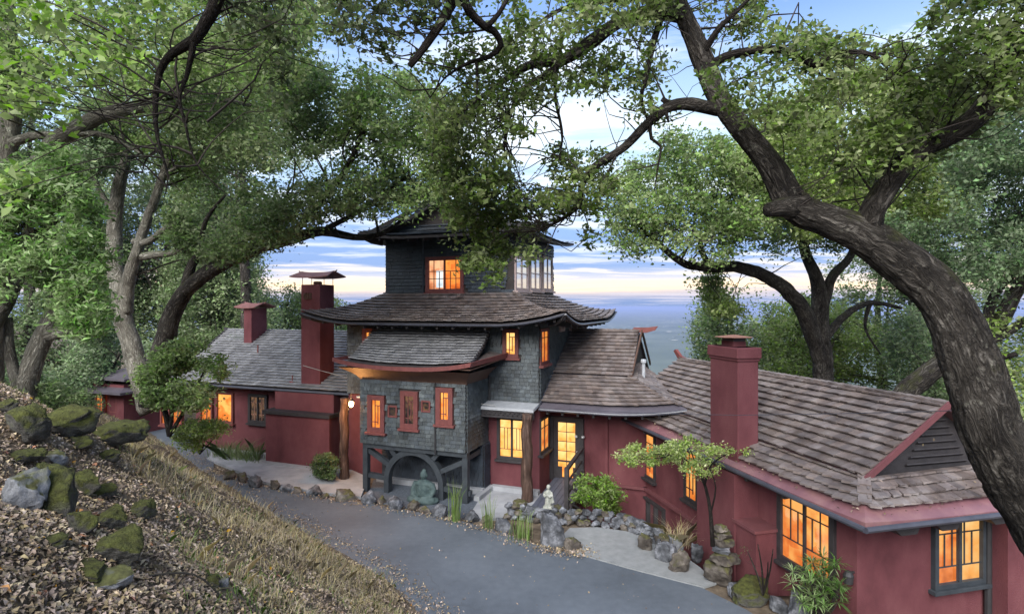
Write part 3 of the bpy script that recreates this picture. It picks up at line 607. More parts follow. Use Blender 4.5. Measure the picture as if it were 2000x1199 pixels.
for q, dr in ((Sg(0, 0), unit(-U-V)), (Sg(1, 0), unit(U-V))):
    b = MB(); b.prism([q-UP*.12-dr*.9+np.cross(dr, UP)*.05, q-UP*.05+np.cross(dr, UP)*.05, q-UP*.2-dr*.1+np.cross(dr, UP)*.05, q-UP*.38-dr*.5+np.cross(dr, UP)*.05, q-UP*.44-dr*.9+np.cross(dr, UP)*.05], -np.cross(dr, UP)*.1); obj('corner_bracket', b, 'dark_wood', rt)
# pent roof over the projecting storey, with a curved red fascia
pe = [T(-5.42, -2.12, 4.03), T(-1.3, -2.12, 4.03), T(-1.62, 0, 4.93), T(-6.0, 0, 4.93)]
dk = MB(); Sp = deckface(dk, *pe, (.10, .10), .04, 2.0, .07); rp_ = obj('pent_roof', dk, 'dark_wood', house)
shingled(rp_, *pe, .19, .2, 'shake_grey', (.10, .10), .04, 2.0, thick=.032)
arc = lambda x: 4.0+.20*abs(2*x-1)**2.6
fb = MB(); fpts = [(u_, arc((u_+5.95)/4.65)) for u_ in np.linspace(-5.95, -1.3, 24)]
for (u0_, z0_), (u1_, z1_) in zip(fpts[:-1], fpts[1:]): fb.prism([T(u0_, -2.16, z0_-.12), T(u1_, -2.16, z1_-.12), T(u1_, -2.16, z1_), T(u0_, -2.16, z0_)], -V*.05)
fb.prism([T(-1.3, -2.2, arc(1)-.13), T(-1.27, -2.2, arc(1)), T(-.98, -.05, 4.33), T(-1.02, -.05, 4.17)], -U*.05)
fb.prism([T(-5.95, -2.2, arc(0)-.10), T(-5.95, -2.2, arc(0)), T(-5.75, -.3, 4.2), T(-5.75, -.3, 4.1)], U*.05)
obj('fascia', fb, 'red_wood', rp_)
sf_ = MB(); sf_.prism([T(-5.4, -2.14, 4.0), T(-1.32, -2.14, 4.0), T(-1.02, -.05, 4.2), T(-5.7, -.05, 4.2)], -UP*.03); obj('soffit', sf_, 'brown_wood', rp_)
sr = MB(); deckface(sr, T(-1.30, -2.14, 4.10), T(-1.01, -.06, 4.26), T(-1.62, -.02, 4.36), T(-1.5, -1.75, 4.16), th=.04); obj('side_flare', sr, 'shake', rp_)
cv = MB(); nseg = 8                                                             # curved brown cove from wall top to fascia
prof = [(BW-.02-.52*(k/nseg)**1.6, BZ1-.04+.42*(k/nseg)) for k in range(nseg+1)]
for k in range(nseg):
    (va, za), (vb, zb) = prof[k], prof[k+1]; i0 = len(cv.v)
    cv.v += [tuple(T(-5.37-.45*(k/nseg)**1.6, va, za)), tuple(T(-1.70+.36*(k/nseg)**1.6, va, za)), tuple(T(-1.70+.36*((k+1)/nseg)**1.6, vb, zb)), tuple(T(-5.37-.45*((k+1)/nseg)**1.6, vb, zb))]; cv.f.append((i0, i0+1, i0+2, i0+3))
    i0 = len(cv.v); cv.v += [tuple(T(-1.70+.36*(k/nseg)**1.6, va, za)), tuple(T(-1.70+.36*(k/nseg)**1.6, -.05, za)), tuple(T(-1.70+.36*((k+1)/nseg)**1.6, -.05, zb)), tuple(T(-1.70+.36*((k+1)/nseg)**1.6, vb, zb))]; cv.f.append((i0, i0+1, i0+2, i0+3))
    i0 = len(cv.v); cv.v += [tuple(T(-5.37-.45*(k/nseg)**1.6, -.05, za)), tuple(T(-5.37-.45*(k/nseg)**1.6, va, za)), tuple(T(-5.37-.45*((k+1)/nseg)**1.6, vb, zb)), tuple(T(-5.37-.45*((k+1)/nseg)**1.6, -.05, zb))]; cv.f.append((i0, i0+1, i0+2, i0+3))
obj('cove', cv, 'brown_wood', house, smooth=False)
# wall shingles
def wallsh(part, u0, u1, v0, v1, z0, z1, m, sides='fr', ex=.118, wd=.15):
    if 'f' in sides: shingled(part, T(u0, v0-.004, z0), T(u1, v0-.004, z0), T(u1, v0-.004, z1), T(u0, v0-.004, z1), ex, wd, m, thick=.018, gapk=2.2, holes=True, wj=.35)
    if 'r' in sides: shingled(part, T(u1+.004, v0, z0), T(u1+.004, v1, z0), T(u1+.004, v1, z1), T(u1+.004, v0, z1), ex, wd, m, thick=.018, gapk=2.2, holes=True, wj=.35)
    if 'l' in sides: shingled(part, T(u0-.004, v1, z0), T(u0-.004, v0, z0), T(u0-.004, v0, z1), T(u0-.004, v1, z1), ex, wd, m, thick=.018, gapk=2.2, holes=True, wj=.35)
wallsh(w_main, MU, 0, 0, MD, 2.74, 5.42, 'shake_teal', 'frl')
wallsh(w_box, -5.35, -1.72, BW, 0, BZ0, BZ1, 'shake_teal', 'frl')
wallsh(w_niche, -5.3, -1.66, -.46, 0, -.1, BZ0, 'shake_dark', 'fr')
wallsh(w_top, -6.29, -1.27, 1.27, 5.8, 6.15, 8.25, 'shake_dark', 'frl', .125, .3)
# dark stair landing behind, downpipes
dp = MB(); dp.tube([T(uT(852, BW), BW-.06, 3.5), T(uT(852, BW), BW-.06, 1.4)], .03, 8); obj('downpipe', dp, 'iron', house)
dp = MB(); dp.tube([T(uT(828, 1.27), 1.21, 8.2), T(uT(828, 1.27), 1.21, 6.25)], .035, 8); obj('downpipe', dp, 'shake_dark', house)
dp = MB(); dp.tube([T(-1.62, -.06, 3.6), T(-1.62, -.06, 2.7)], .035, 8); obj('downpipe', dp, 'iron', house)
fl_ = MB(); fl_.bar(T(.05, 3.85, 4.98), T(.05, -.02, 2.78), .05, .12); obj('step_flashing', fl_, 'gutter', house)
# ------------------------------------------------------------------ porch in the corner
pr = MB(); pr.prism([T(-1.95, -.62, 2.62), T(.02, -.62, 2.62), T(.02, .0, 2.72), T(-1.95, .0, 2.72)], UP*.09); po = obj('porch_roof', pr, 'zinc', house)
lt = MB()
for k in range(13):
    u0_ = -1.9+k*.15; lt.bar(T(u0_, -.6, 2.46), T(u0_+.14, -.6, 2.60), .025, .025); lt.bar(T(u0_, -.6, 2.60), T(u0_+.14, -.6, 2.46), .025, .025)
lt.bar(T(-1.95, -.6, 2.43), T(.02, -.6, 2.43), .05, .05); obj('lattice_frieze', lt, 'dark_wood', po)
bb = MB(); bb.bar(T(-1.95, -.55, 2.56), T(.02, -.55, 2.56), .04, .2); obj('beam', bb, 'dark_wood', po)
def logpost(px, pyb, ztop, r):
    Y = (H-.02)*F/(pyb-598); b = P(px, pyb, Y); mb = MB(); k = 16
    pts = [np.array([b[0]+.02*math.sin(i*.9), b[1]+.02*math.cos(i*1.3), -.05+(ztop+.05)*i/k]) for i in range(k+1)]
    mb.tube(pts, [r*(1.12-.16*i/k+.05*math.sin(i*2.1)) for i in range(k+1)], 14); return obj('log_post', mb, 'log', house, smooth=True), b
logpost(1029, 977, 2.6, .155); lpost, lpb = logpost(672, 934, 2.72, .14)
c, w, h = onT(972, 1030, 812, 896, .03); window(c, U, nF, w, h, 'pane_y', 'dark_wood', fw=.10, cols=2, pat=[(.35, .2, .35, .78), (.62, .2, .62, .78), (0, .78, 1, .78), (0, .2, 1, .2)], mun=.014)
c, w, h = onTs(1053.5, 1071, 812, 880, 0); window(c, V, nS, w, h, 'pane_o', 'dark_wood', fw=.08, cols=2, pat=[(0, .75, 1, .75)], mun=.02, proud=.025)
# small canopy with the lantern
cb = MB(); q = lpb+np.array([-.05, .1, 0]); cb.prism([T(*x, 2.78) for x in ((-5.95, -1.0), (-5.35, -1.0), (-5.35, .8), (-5.95, .8))], UP*.06)
obj('canopy', cb, 'zinc', house)
# ------------------------------------------------------------------ wheel arch below the projecting storey
wc_u = uT(810, -1.40); wz = zT(941, wc_u, -1.40); Ro = 66*T(wc_u, -1.4)[1]/F; Ri = Ro-.17
wa = MB(); k = 28
for i in range(k):
    a0, a1 = -.12+(math.pi+.24)*i/k, -.12+(math.pi+.24)*(i+1)/k
    f_ = lambda r, a: T(wc_u+r*math.cos(a), -1.52, wz+r*math.sin(a))
    wa.prism([f_(Ri, a0), f_(Ro, a0), f_(Ro, a1), f_(Ri, a1)], V*.22)
for s in (-1, 1): wa.prism([T(wc_u+s*Ri, -1.52, -.12), T(wc_u+s*Ro, -1.52, -.12), T(wc_u+s*Ro, -1.52, wz-.1), T(wc_u+s*Ri, -1.52, wz-.1)], V*.22)
wheel = obj('wheel_arch', wa, 'slate_paint', house)
def zsp(a, r0, r1): return T(wc_u+r0*math.cos(a), -1.40, wz+r0*math.sin(a)), T(wc_u+r1*math.cos(a), -1.40, wz+r1*math.sin(a))
for a, r1 in ((R(-3), 1.9), (R(26), 1.95), (R(50), 1.5), (R(130), 1.55), (R(152), 1.85), (R(177), 1.75)):
    b = MB(); b.bar(*zsp(a, Ro-.02, r1), .16, .14); obj('spoke', b, 'slate_paint', wheel)
for px_, pb in ((716, 957), (910, 988)):
    u_ = uT(px_, -1.45); b = MB(); b.box(T(u_, -1.45, (BZ0-.2)/2), U, V, UP, .085, .085, (BZ0+.2)/2); obj('post', b, 'slate_paint', house)
b = MB(); b.box(T(-3.5, -1.47, BZ0-.08), U, V, UP, 1.8, .09, .07); obj('beam', b, 'slate_paint', house)
b = MB(); b.box(T(-1.8, -.8, BZ0-.2), U, V, UP, .08, .7, .07); obj('beam', b, 'slate_paint', house)
cu = MB(); cu.box(T(-3.5, -.58, .04), U, V, UP, 1.9, .1, .14); cu.box(T(-1.55, -.62, .03), U, V, UP, .09, .6, .12); cu.box(T(-.75, -.1, .03), U, V, UP, .78, .1, .14); obj('kerb', cu, 'concrete', house)
# ------------------------------------------------------------------ middle section and door
DV = 1.2
wallbox('entrance_wall', .001, 4.6, DV, 6.2, -3, 2.75, 'stucco')
b = MB(); b.box(T(uT(1185, DV), DV-.02, .9), U, V, UP, .05, .06, 1.9); obj('wall_pilaster', b, 'stucco', house)
b = MB(); b.bar(T(uT(1187, DV), DV-.02, .18), T(4.3, DV-.02, .18), .1, .09); obj('belt_course', b, 'stucco_trim', house)
c, w, h = onT(1075, 1141, 812, 936, DV)
dr = MB(); dr.box(c+nF*.02, U, V, UP, w/2-.12, .035, h/2-.05); door = obj('door', dr, 'dark_wood', house)
fr = MB()
for s in (-1, 1): fr.box(c+U*s*(w/2-.06)+nF*.03, U, V, UP, .06, .07, h/2)
fr.box(c+UP*(h/2-.06)+nF*.03, U, V, UP, w/2-.12, .068, .06); obj('frame', fr, 'dark_wood', door)
gw_, gh = (w-.24)*.66, h*.60; gc = c+UP*h*.115+nF*.058
for i in range(2):
    for j in range(4):
        b = MB(); b.box(gc+U*gw_*(-.25+.5*i)+UP*gh*(-.375+.25*j), U, V, UP, gw_/4-.012, .004, gh/8-.012); obj('pane', b, 'pane_y', door)
for i in range(2):
    b = MB(); b.box(gc+U*gw_*(-.25+.5*i)-UP*gh*.60, U, V, UP, gw_/4-.012, .004, .075); obj('pane', b, 'pane_y', door)
b = MB(); b.box(gc+U*.03-UP*gh*.80, U, V, UP, gw_*.3, .004, .16); obj('pet_flap', b, 'pane_o', door)
b = MB(); b.ball(c+U*(w/2-.2)-UP*.06+nF*.1, .035); obj('handle', b, 'zinc', door, smooth=True)
for px_ in (1127, 1140):
    p_ = T(uT(px_, DV), DV-.1, zT(850, 1, DV)); b = MB(); b.ball(p_, (.06, .06, .05), 10, 6); b.bar(p_, p_+V*.09, .04, .04); obj('floodlight', b, 'zinc', house, smooth=True)
# middle roof (ridge along the front, gable to the right)
mz, lm = 2.69, .26
gz_, gv = 3.52, 1.38
A = T(.04, -.12, mz); B = T(4.35, -.25, mz); RL = T(.04, 3.8, 4.9); RR = T(2.5, 3.8, 4.9)
slope = lambda v: mz+(v+.12)*(4.9-mz)/3.92
dk = MB()
G = T(2.55, gv, slope(gv))
kk = (gv+.12)/3.92
# lower band to the hip, upper band to the gable rake
Am = T(.04, gv, slope(gv))
Sl = deckface(dk, A, B, G, Am, (0, lm), .02, 2.4); Su = deckface(dk, Am, T(2.62, gv, slope(gv)), RR, RL, (0, 0), .0)
E1 = Q(8.0, -.1, 2.5)
Bk = T(3.2, 3.2, 3.35)
Sh_ = deckface(dk, B, Bk, T(2.4, 3.9, 3.75), G, (lm, 0), .02, 2.4)
deckface(dk, RR, RL, T(.04, 7.7, mz), T(2.5, 7.7, mz))
mr_ = obj('entrance_roof', dk, 'metal_plum', house)
shingled(mr_, A, B, G, Am, .215, .16, 'shake', (0, lm), .02, 2.4, t0=.28, thick=.032)
shingled(mr_, Am, T(2.62, gv, slope(gv)), RR, RL, .215, .16, 'shake', thick=.032)
shingled(mr_, B, Bk, T(2.4, 3.9, 3.75), G, .215, .18, 'shake', (lm, 0), .02, 2.4, t0=.35, thick=.032)
caps(mr_, [Sl(1, x) for x in np.linspace(.12, 1, 5)], step=.2); caps(mr_, [RL, RR], up=.04)
gg = MB(); gg.prism([T(2.44, gv+.3, slope(gv)-.1), T(2.44, 6.0, slope(gv)-.1), T(2.44, 3.8, 4.75)], -U*.1); obj('gable_wall', gg, 'dark_wood', mr_)
bgb = MB(); bgb.bar(T(2.60, gv-.05, slope(gv)-.02), T(2.60, 3.8, 4.9), .05, .13); bgb.bar(T(2.60, 6.2, slope(gv)-.02), T(2.60, 3.8, 4.9), .05, .13); obj('bargeboard', bgb, 'brown_wood', mr_)
fin = MB(); fin.prism([T(2.3, 3.75, 4.86), T(2.75, 3.75, 4.84), T(3.05, 3.75, 4.93), T(3.15, 3.75, 5.08), T(2.8, 3.75, 5.03), T(2.3, 3.75, 5.02)], V*.12); obj('ridge_finial', fin, 'red_wood', mr_)
gt = MB(); gt.tube([Sl(x, 0)-UP*.05-V*.03 for x in np.linspace(0, 1, 20)], .045, 8); obj('gutter', gt, 'gutter', mr_)
rafters(mr_, 0, 0, 9, Sl, V, .9, .07, .12, m='dark_wood', drop=.16)
b = MB(); vp = P(1257, 745, 17.9); b.tube([vp, vp+UP*.62], .055, 10); b.lathe(vp+UP*.62, [(.055, 0), (.09, .01), (.09, .10), (.06, .12)], 12); obj('vent_pipe', b, 'zinc', house)
# ------------------------------------------------------------------ left wing
LV, lz, lr, lrv = .85, 2.70, 4.66, 3.8
UL = -15.6
wallbox('left_wing_wall', UL+.3, MU-.01, LV, 6.6, -2.5, 2.72, 'stucco')
dk = MB(); LA, LB, LC, LD = T(-15.9, .15, lz), T(MU-.01, .15, lz), T(MU-.01, lrv, lr), T(-16.7, lrv, lr)
SL = deckface(dk, LA, LB, LC, LD, (.12, 0), .05, 2.5, .1, 20); deckface(dk, T(MU-.01, 7.4, lz), T(-15.9, 7.4, lz), LD, LC, (0, .12), .05, 2.5, .1, 20)
lw = obj('left_wing_roof', dk, 'dark_wood', house)
shingled(lw, LA, LB, LC, LD, .195, .17, 'shake_grey', (.12, 0), .05, 2.5, thick=.032)
caps(lw, [LD, LC], 'shake_grey', up=.04)
lb = MB(); lb.bar(LA-U*.03, LD-U*.03+UP*.04, .05, .16); lb.bar(T(-15.93, 7.4, lz), LD-U*.03+UP*.04, .05, .16); lb.prism([LD-V*.06+U*.2, LD-V*.06-U*.3+UP*.12, LD-V*.06-U*.2-UP*.02], V*.12); obj('bargeboard', lb, 'dark_wood', lw)
gt = MB(); gt.tube([SL(x, 0)-UP*.04-V*.04 for x in np.linspace(0, 1, 20)], .05, 8); obj('gutter', gt, 'gutter', lw)
rafters(lw, 0, 0, 18, SL, V, .65, .08, .12)
# chimney base block with ledge
u0_, u1_ = uT(519, -.2), uT(643, -.2)
bl = MB(); bl.box(T((u0_+u1_)/2, .33, .85), U, V, UP, (u1_-u0_)/2, .53, 1.0); cbk = obj('chimney_breast', bl, 'stucco', house)
b = MB(); b.box(T((u0_+u1_)/2, .32, 1.90), U, V, UP, (u1_-u0_)/2+.08, .62, .06); obj('ledge', b, 'dark_wood', cbk)
b = MB(); b.box(T((u0_+u1_)/2+.05, .5, 2.3), U, V, UP, (u1_-u0_)/2-.1, .4, .38); obj('upper_breast', b, 'stucco', cbk)
b = MB(); b.box(T((u0_+u1_)/2, -.32, -.02), U, V, UP, (u1_-u0_)/2+.1, .12, .1); obj('plinth', b, 'concrete', cbk)
def pagodacap(part, c, hu, hv, z, ax=U, ay=V, m='cap_red', wires=True):
    mb = MB(); k = 12; zf = lambda x: z+.05*abs(x)**3
    for s in (-1, 1):
        for i in range(k):
            x0, x1 = -1+2*i/k, -1+2*(i+1)/k
            a = [c+ax*hu*x0+ay*s*hv+UP*zf(x0), c+ax*hu*x1+ay*s*hv+UP*zf(x1), c+ax*hu*x1*.85+UP*(zf(x1)+.20), c+ax*hu*x0*.85+UP*(zf(x0)+.20)]
            mb.prism(a, UP*.035)
    for s in (-1, 1): mb.prism([c+ax*s*hu*.8-ay*.03+UP*(zf(.8)+.18), c+ax*s*hu*1.0-ay*.03+UP*(zf(1)+.26), c+ax*s*hu*.92-ay*.03+UP*(zf(1)+.16)], ay*.06)
    o = obj('cap_roof', mb, m, part)
    if wires:
        wb = MB()
        for i in (-.7, .7):
            for j in (-.6, .6): wb.tube([c+ax*hu*i*.8+ay*hv*j*.8+UP*(z-.24), c+ax*hu*i*.8+ay*hv*j*.8+UP*(zf(.6)+.05)], .012, 6)
        obj('cap_rods', wb, 'iron', o)
        pb = MB(); pb.lathe(c+UP*(z-.24), [(.13, 0), (.16, .02), (.16, .1), (.12, .13)], 12); obj('flue_pot', pb, 'rust', o)
cu0, cu1 = uT(588, .40), uT(625, .40)
b = MB(); b.box(T((cu0+cu1)/2, .80, (2.6+6.58)/2), U, V, UP, (cu1-cu0)/2, .40, (6.58-2.6)/2); ch1 = obj('chimney', b, 'stucco', house, bevel=.015)
b = MB(); b.box(T((cu0+cu1)/2-.12, .395, 6.15), U, V, UP, .18, .02, .11)
for k in range(4): b.box(T((cu0+cu1)/2-.24+k*.08, .37, 6.15), U, V, UP, .01, .02, .12)
obj('vent_grille', b, 'brown_wood', ch1)
pagodacap(ch1, T((cu0+cu1)/2, .80, 0), .88, .52, 6.82)
v2 = 2.75; c20, c21 = uT(476, v2), uT(491, v2)
zt2 = zT(600, c20, v2)
b = MB(); b.box(T((c20+c21)/2, v2+.45, (3.6+zt2)/2), U, V, UP, (c21-c20)/2, .45, (zt2-3.6)/2); ch2 = obj('chimney', b, 'stucco', house, bevel=.015)
pagodacap(ch2, T((c20+c21)/2, v2+.45, 0), .62, .62, zt2-.02, m='cap_red', wires=False)
# windows of the left wing
c, w, h = onT(424, 458, 764, 824, LV); window(c, U, nF, w, h, 'pane_o', 'red_wood', fw=.09)
c, w, h = onT(487, 524, 768, 825, LV); window(c, U, nF, w, h, 'pane_d', 'dark_wood', fw=.12, cols=2, pat=[(.5, 0, .5, 1), (0, .75, 1, .75), (0, .25, 1, .25)], mun=.03, bar_m='rust')
c, w, h = onT(652, 698, 788, 862, LV); window(c, U, nF, w, h, 'pane_d', 'dark_wood', fw=.12, cols=2, panes=['pane_o', 'pane_y'], pat=ART2, mun=.035)
for x0, x1 in ((316, 334), (338, 358), (393, 417)):
    c, w, h = onT(x0, x1, 770, 828, LV-.02); window(c, U, nF, w, h, 'pane_r', 'red_wood', fw=.07, pat=[(.5, 0, .5, 1)], mun=.05)
b = MB(); p_ = SL(.33, .55); b.tube([p_, p_+UP*.4], .03, 8); obj('vent_pipe', b, 'red_wood', lw)
b = MB(); p_ = T(uT(571, .5), .5, 2.9); b.tube([p_, p_+UP*.28], .02, 8); b.ball(p_+UP*.02, (.12, .12, .06), 10, 6); obj('vent_pipe', b, 'red_wood', lw)
b = MB(); b.box(SL(.1, .86)+UP*.06, U, unit(LD-LA), unit(np.cross(U, unit(LD-LA))), .5, .35, .03); obj('skylight', b, 'pane_g', lw)
# far-left end bay
ec = P(228, 800, 25.0); b = MB(); b.box(np.array([ec[0], 25.9, .6]), U, V, UP, 1.0, 1.0, 1.7); eb = obj('end_bay_wall', b, 'stucco', house)
for zz_, hw in ((1.95, 1.5), (2.5, 1.25)):
    b = MB(); ctr_ = np.array([ec[0]+(.1 if hw < 1.4 else 0), 25.9, 0]); k = 8
    b.prism([ctr_+U*s*hw-V*hw+UP*zz_ for s in (-1, 1)]+[ctr_+U*s*hw+V*hw+UP*zz_ for s in (1, -1)], UP*.1); b.add([ctr_+U*-hw-V*hw+UP*(zz_+.1), ctr_+U*hw-V*hw+UP*(zz_+.1), ctr_+U*hw+V*hw+UP*(zz_+.1), ctr_-U*hw+V*hw+UP*(zz_+.1), ctr_+UP*(zz_+.5)], [(0, 1, 4), (1, 2, 4), (2, 3, 4), (3, 0, 4)])
    obj('end_bay_roof', b, 'metal_plum', house)
for k in range(2):
    window(np.array([ec[0]-.32+.62*k, 25.9, 1.45])+nF*1.02-U*0, U, nF, .5, .8, 'pane_r', 'red_wood', fw=.05, pat=[(.5, 0, .5, 1)], mun=.05, sill=False)
# ------------------------------------------------------------------ right wing
rz0, rmm, rdg = 2.29, .66, 2.55; hz_ = rz0+rmm*rdg; hk = .72; BL = 9.8
WA, WB = .55, .70                              # wall set back from the eave
b = MB(); b.prism([Q(WB, WA, -4), Q(BL+.5, WA, -4), Q(BL+.5, 5.0, -4), Q(WB, 5.0, -4)][::-1], UP*(4+rz0+.12)); w_r = obj('right_wing_wall', b, 'stucco', house)
b = MB(); b.prism([Q(.35, 3.47, -4), Q(WB+.2, 3.47, -4), Q(WB+.2, 5.4, -4), Q(.35, 5.4, -4)][::-1], UP*(4+rz0-.2)); obj('right_bay_wall', b, 'stucco', house)
b = MB(); b.tube([Q(WB-.08, 3.38, rz0-.1), Q(WB-.08, 3.38, -3)], .06, 8); obj('downpipe', b, 'iron', house)
st = .24                                       # red metal strip along the eave
dk = MB()
Se = deckface(dk, Q(BL, 0, rz0), Q(0, 0, rz0), Q(hk, hk, rz0+rmm*hk), Q(BL, hk, rz0+rmm*hk), (0, .05), 0, 2.0, .08, 20, 3)
Sm = deckface(dk, Q(BL, hk, rz0+rmm*hk), Q(hk-.02, hk, rz0+rmm*hk), Q(hk-.02, rdg, hz_), Q(BL, rdg, hz_), (0, 0), 0, 2, .08, 20, 4)
Sn = deckface(dk, Q(0, 0, rz0), Q(0, 5.1, rz0), Q(hk+.25, 5.1-hk, rz0+rmm*hk), Q(hk, hk, rz0+rmm*hk), (.05, .05), 0, 2.0, .08, 14, 3)
deckface(dk, Q(hk-.02, 5.1, rz0), Q(BL, 5.1, rz0), Q(BL, rdg, hz_), Q(hk-.02, rdg, hz_), (0, 0), 0, 2, .08, 20, 4)
rr = obj('right_wing_roof', dk, 'metal_red', house)
cut = lambda a: not (bQ_in(a))
def bQ_in(a):                                  # inside the chimney
    d = a-E0; bb_, aa_ = np.dot(d, WV), np.dot(d, NV); return cb0-.05 < bb_ < cb1+.05 and aa_ < ca1+.02
ca0 = .12; cb0 = bQ(1441, ca0); cb1 = bQ(1387, ca0); ca1 = ca0+.52
shingled(rr, Q(BL, 0, rz0), Q(0, 0, rz0), Q(hk, hk, rz0+rmm*hk), Q(BL, hk, rz0+rmm*hk), .20, .175, 'shake', (0, .05), 0, 2.0, t0=st, thick=.034, singles=70, mask=cut)
shingled(rr, Q(BL, hk, rz0+rmm*hk), Q(hk-.02, hk, rz0+rmm*hk), Q(hk-.02, rdg, hz_), Q(BL, rdg, hz_), .205, .175, 'shake', thick=.034, singles=190, mask=cut)
shingled(rr, Q(0, 0, rz0), Q(0, 5.1, rz0), Q(hk+.25, 5.1-hk, rz0+rmm*hk), Q(hk, hk, rz0+rmm*hk), .20, .15, 'shake', (.05, .05), 0, 2.0, t0=st, thick=.034, singles=40)
caps(rr, [Se(1, x) for x in (.38, .6, .8, 1.02)], w=.22, step=.17, name='hip_cap', up=.06); caps(rr, [Q(BL, rdg, hz_), Q(hk, rdg, hz_)], w=.2, step=.2, up=.05)
gg = MB(); gg.prism([Q(hk+.22, hk+.05, rz0+rmm*hk-.1), Q(hk+.22, 5.1-hk, rz0+rmm*hk-.1), Q(hk+.22, rdg, hz_-.08)], WV*.1); gbw = obj('gable_wall', gg, 'dark_wood', rr)
for k in range(7):
    zb = rz0+rmm*hk+.10+k*.13; b = MB(); hwid = (hz_-zb)/rmm*.42
    if hwid < .1: break
    b.box(Q(hk+.20, rdg, zb), NV, unit(WV-UP*.8), unit(np.cross(NV, unit(WV-UP*.8))), hwid, .04, .012); obj('louvre_slat', b, 'dark_wood', rr)
b = MB(); b.bar(Q(hk-.06, hk-.05, rz0+rmm*hk-.01), Q(hk-.06, rdg, hz_+.03), .05, .10); b.bar(Q(hk-.06, rdg, hz_+.03), Q(hk-.06, 5.1, rz0), .05, .10); obj('bargeboard', b, 'stucco_trim', rr)
fin = MB(); q = Q(BL, rdg, hz_); fin.prism([q-WV*.3-NV*.05, q+WV*.1-NV*.05-UP*.02, q+WV*.42-NV*.05+UP*.26, q+WV*.3-NV*.05+UP*.32, q-NV*.05+UP*.12, q-WV*.35-NV*.05+UP*.06], NV*.1); obj('ridge_finial', fin, 'red_wood', rr)
gt = MB(); gt.tube([Q(BL, -.04, rz0-.05), Q(-.04, -.04, rz0-.05)], .05, 8); obj('gutter', gt, 'gutter', rr)
gt = MB(); gt.tube([Q(-.05, -.04, rz0-.05), Q(-.05, 5.1, rz0-.05)], .05, 8); obj('gutter', gt, 'gutter', rr)
for b_ in (1.9, 3.0, 4.6, 6.2, 7.6, 8.8):
    b = MB(); b.bar(Q(b_, .04, rz0-.14), Q(b_, WA+.05, rz0-.10), .09, .13); obj('rafter_tail', b, 'dark_wood', rr)
for a_ in (.9, 1.75, 2.9, 3.9):
    b = MB(); b.prism([Q(.06, a_-.28, rz0-.12), Q(.06, a_+.28, rz0-.12), Q(.06, a_+.2, rz0-.26), Q(.06, a_-.12, rz0-.26)], WV*.66); obj('corbel', b, 'dark_wood', rr)
# chimney of the right wing
cz = zQ(678, cb0, ca0)
b = MB(); b.box(Q((cb0+cb1)/2, (ca0+ca1)/2, (cz-.5)/2), WV, NV, UP, (cb1-cb0)/2, (ca1-ca0)/2, (cz+.5)/2); ch3 = obj('chimney', b, 'stucco', house, bevel=.02)
b = MB(); b.box(Q((cb0+cb1)/2, (ca0+ca1)/2, cz-.12), WV, NV, UP, (cb1-cb0)/2+.05, (ca1-ca0)/2+.05, .12); b.box(Q((cb0+cb1)/2, (ca0+ca1)/2, cz-.27), WV, NV, UP, (cb1-cb0)/2+.025, (ca1-ca0)/2+.025, .03); obj('cap', b, 'stucco', ch3, bevel=.02)
b = MB(); b.box(Q((cb0+cb1)/2, (ca0+ca1)/2, cz+.06), WV, NV, UP, .22, .16, .06); obj('flue', b, 'stucco', ch3)
b = MB(); b.box(Q((cb0+cb1)/2, (ca0+ca1)/2, cz+.155), WV, NV, UP, .21, .15, .035); obj('spark_screen', b, 'iron', ch3)
b = MB(); b.lathe(Q((cb0+cb1)/2, (ca0+ca1)/2, cz+.20), [(.40, 0), (.41, .012), (.05, .06)], 24); obj('rain_cap', b, 'rust', ch3)
# breast and shoulders below
b = MB(); b.box(Q((cb0+cb1)/2+.1, .28, -.5), WV, NV, UP, (cb1-cb0)/2+.2, .32, 2.65); obj('chimney_breast', b, 'stucco', house)
b = MB(); b.box(Q(cb0-.42, .28, -.9), WV, NV, UP, .34, .28, 2.05); sh_ = obj('chimney_shoulder', b, 'stucco', house)
b = MB(); b.box(Q(cb0-.42, .26, 1.17), WV, NV, UP, .38, .32, .03); obj('ledge', b, 'stucco_trim', sh_)
# windows of the right wing
nL, nE = -NV, -WV
c, w, h = onQ(1254, 1281, 842, 932, WA); window(c, -WV, nL, w, h, 'pane_o', 'dark_wood', fw=.08, pat=ART2, mun=.02, proud=.035)
c, w, h = onQ(1338, 1388, 882, 985, WA); window(c, -WV, nL, w, h, 'pane_o', 'dark_wood', fw=.09, cols=2, pat=ART2, mun=.022, proud=.035)
c, w, h = onQ(1522, 1634, 958, 1120, WA); window(c, -WV, nL, w, h, 'pane_o', 'dark_wood', fw=.12, cols=2, pat=[(0, .75, 1, .75), (.38, .3, .38, 1), (.7, .3, .7, .75), (0, .3, 1, .3)], mun=.02, proud=.05)
c, w, h = onQe(1818, 1918, 1004, 1140, WB); window(c, NV, nE, w, h, 'pane_o', 'slate_paint', fw=.085, cols=2, panes=['pane_o', 'pane_y'], pat=[(0, .8, 1, .8), (.38, .26, .38, .8), (.72, .26, .72, 1), (0, .26, 1, .26)], mun=.02)
b = MB(); b.bar(Q(BL+.4, WA-.03, .18), Q(cb1+.2, WA-.03, .18), .12, .09); obj('belt_course', b, 'stucco_trim', house)
c, w, h = onQ(1250, 1300, 975, 1030, WA); window(c, -WV, nL, w, h, 'pane_g', 'dark_wood', fw=.08, cols=3, sill=False)
# flagpole-free corner bracket lamp on the right wing corner
b = MB(); q = Q(WB+.06, WA-.12, .95); b.lathe(q, [(.02, 0), (.07, .02), (.085, .16), (.05, .22), (.02, .24)], 12); b.bar(q+UP*.2, q+UP*.2+NV*.15, .03, .03); obj('wall_lantern', b, 'iron', house)
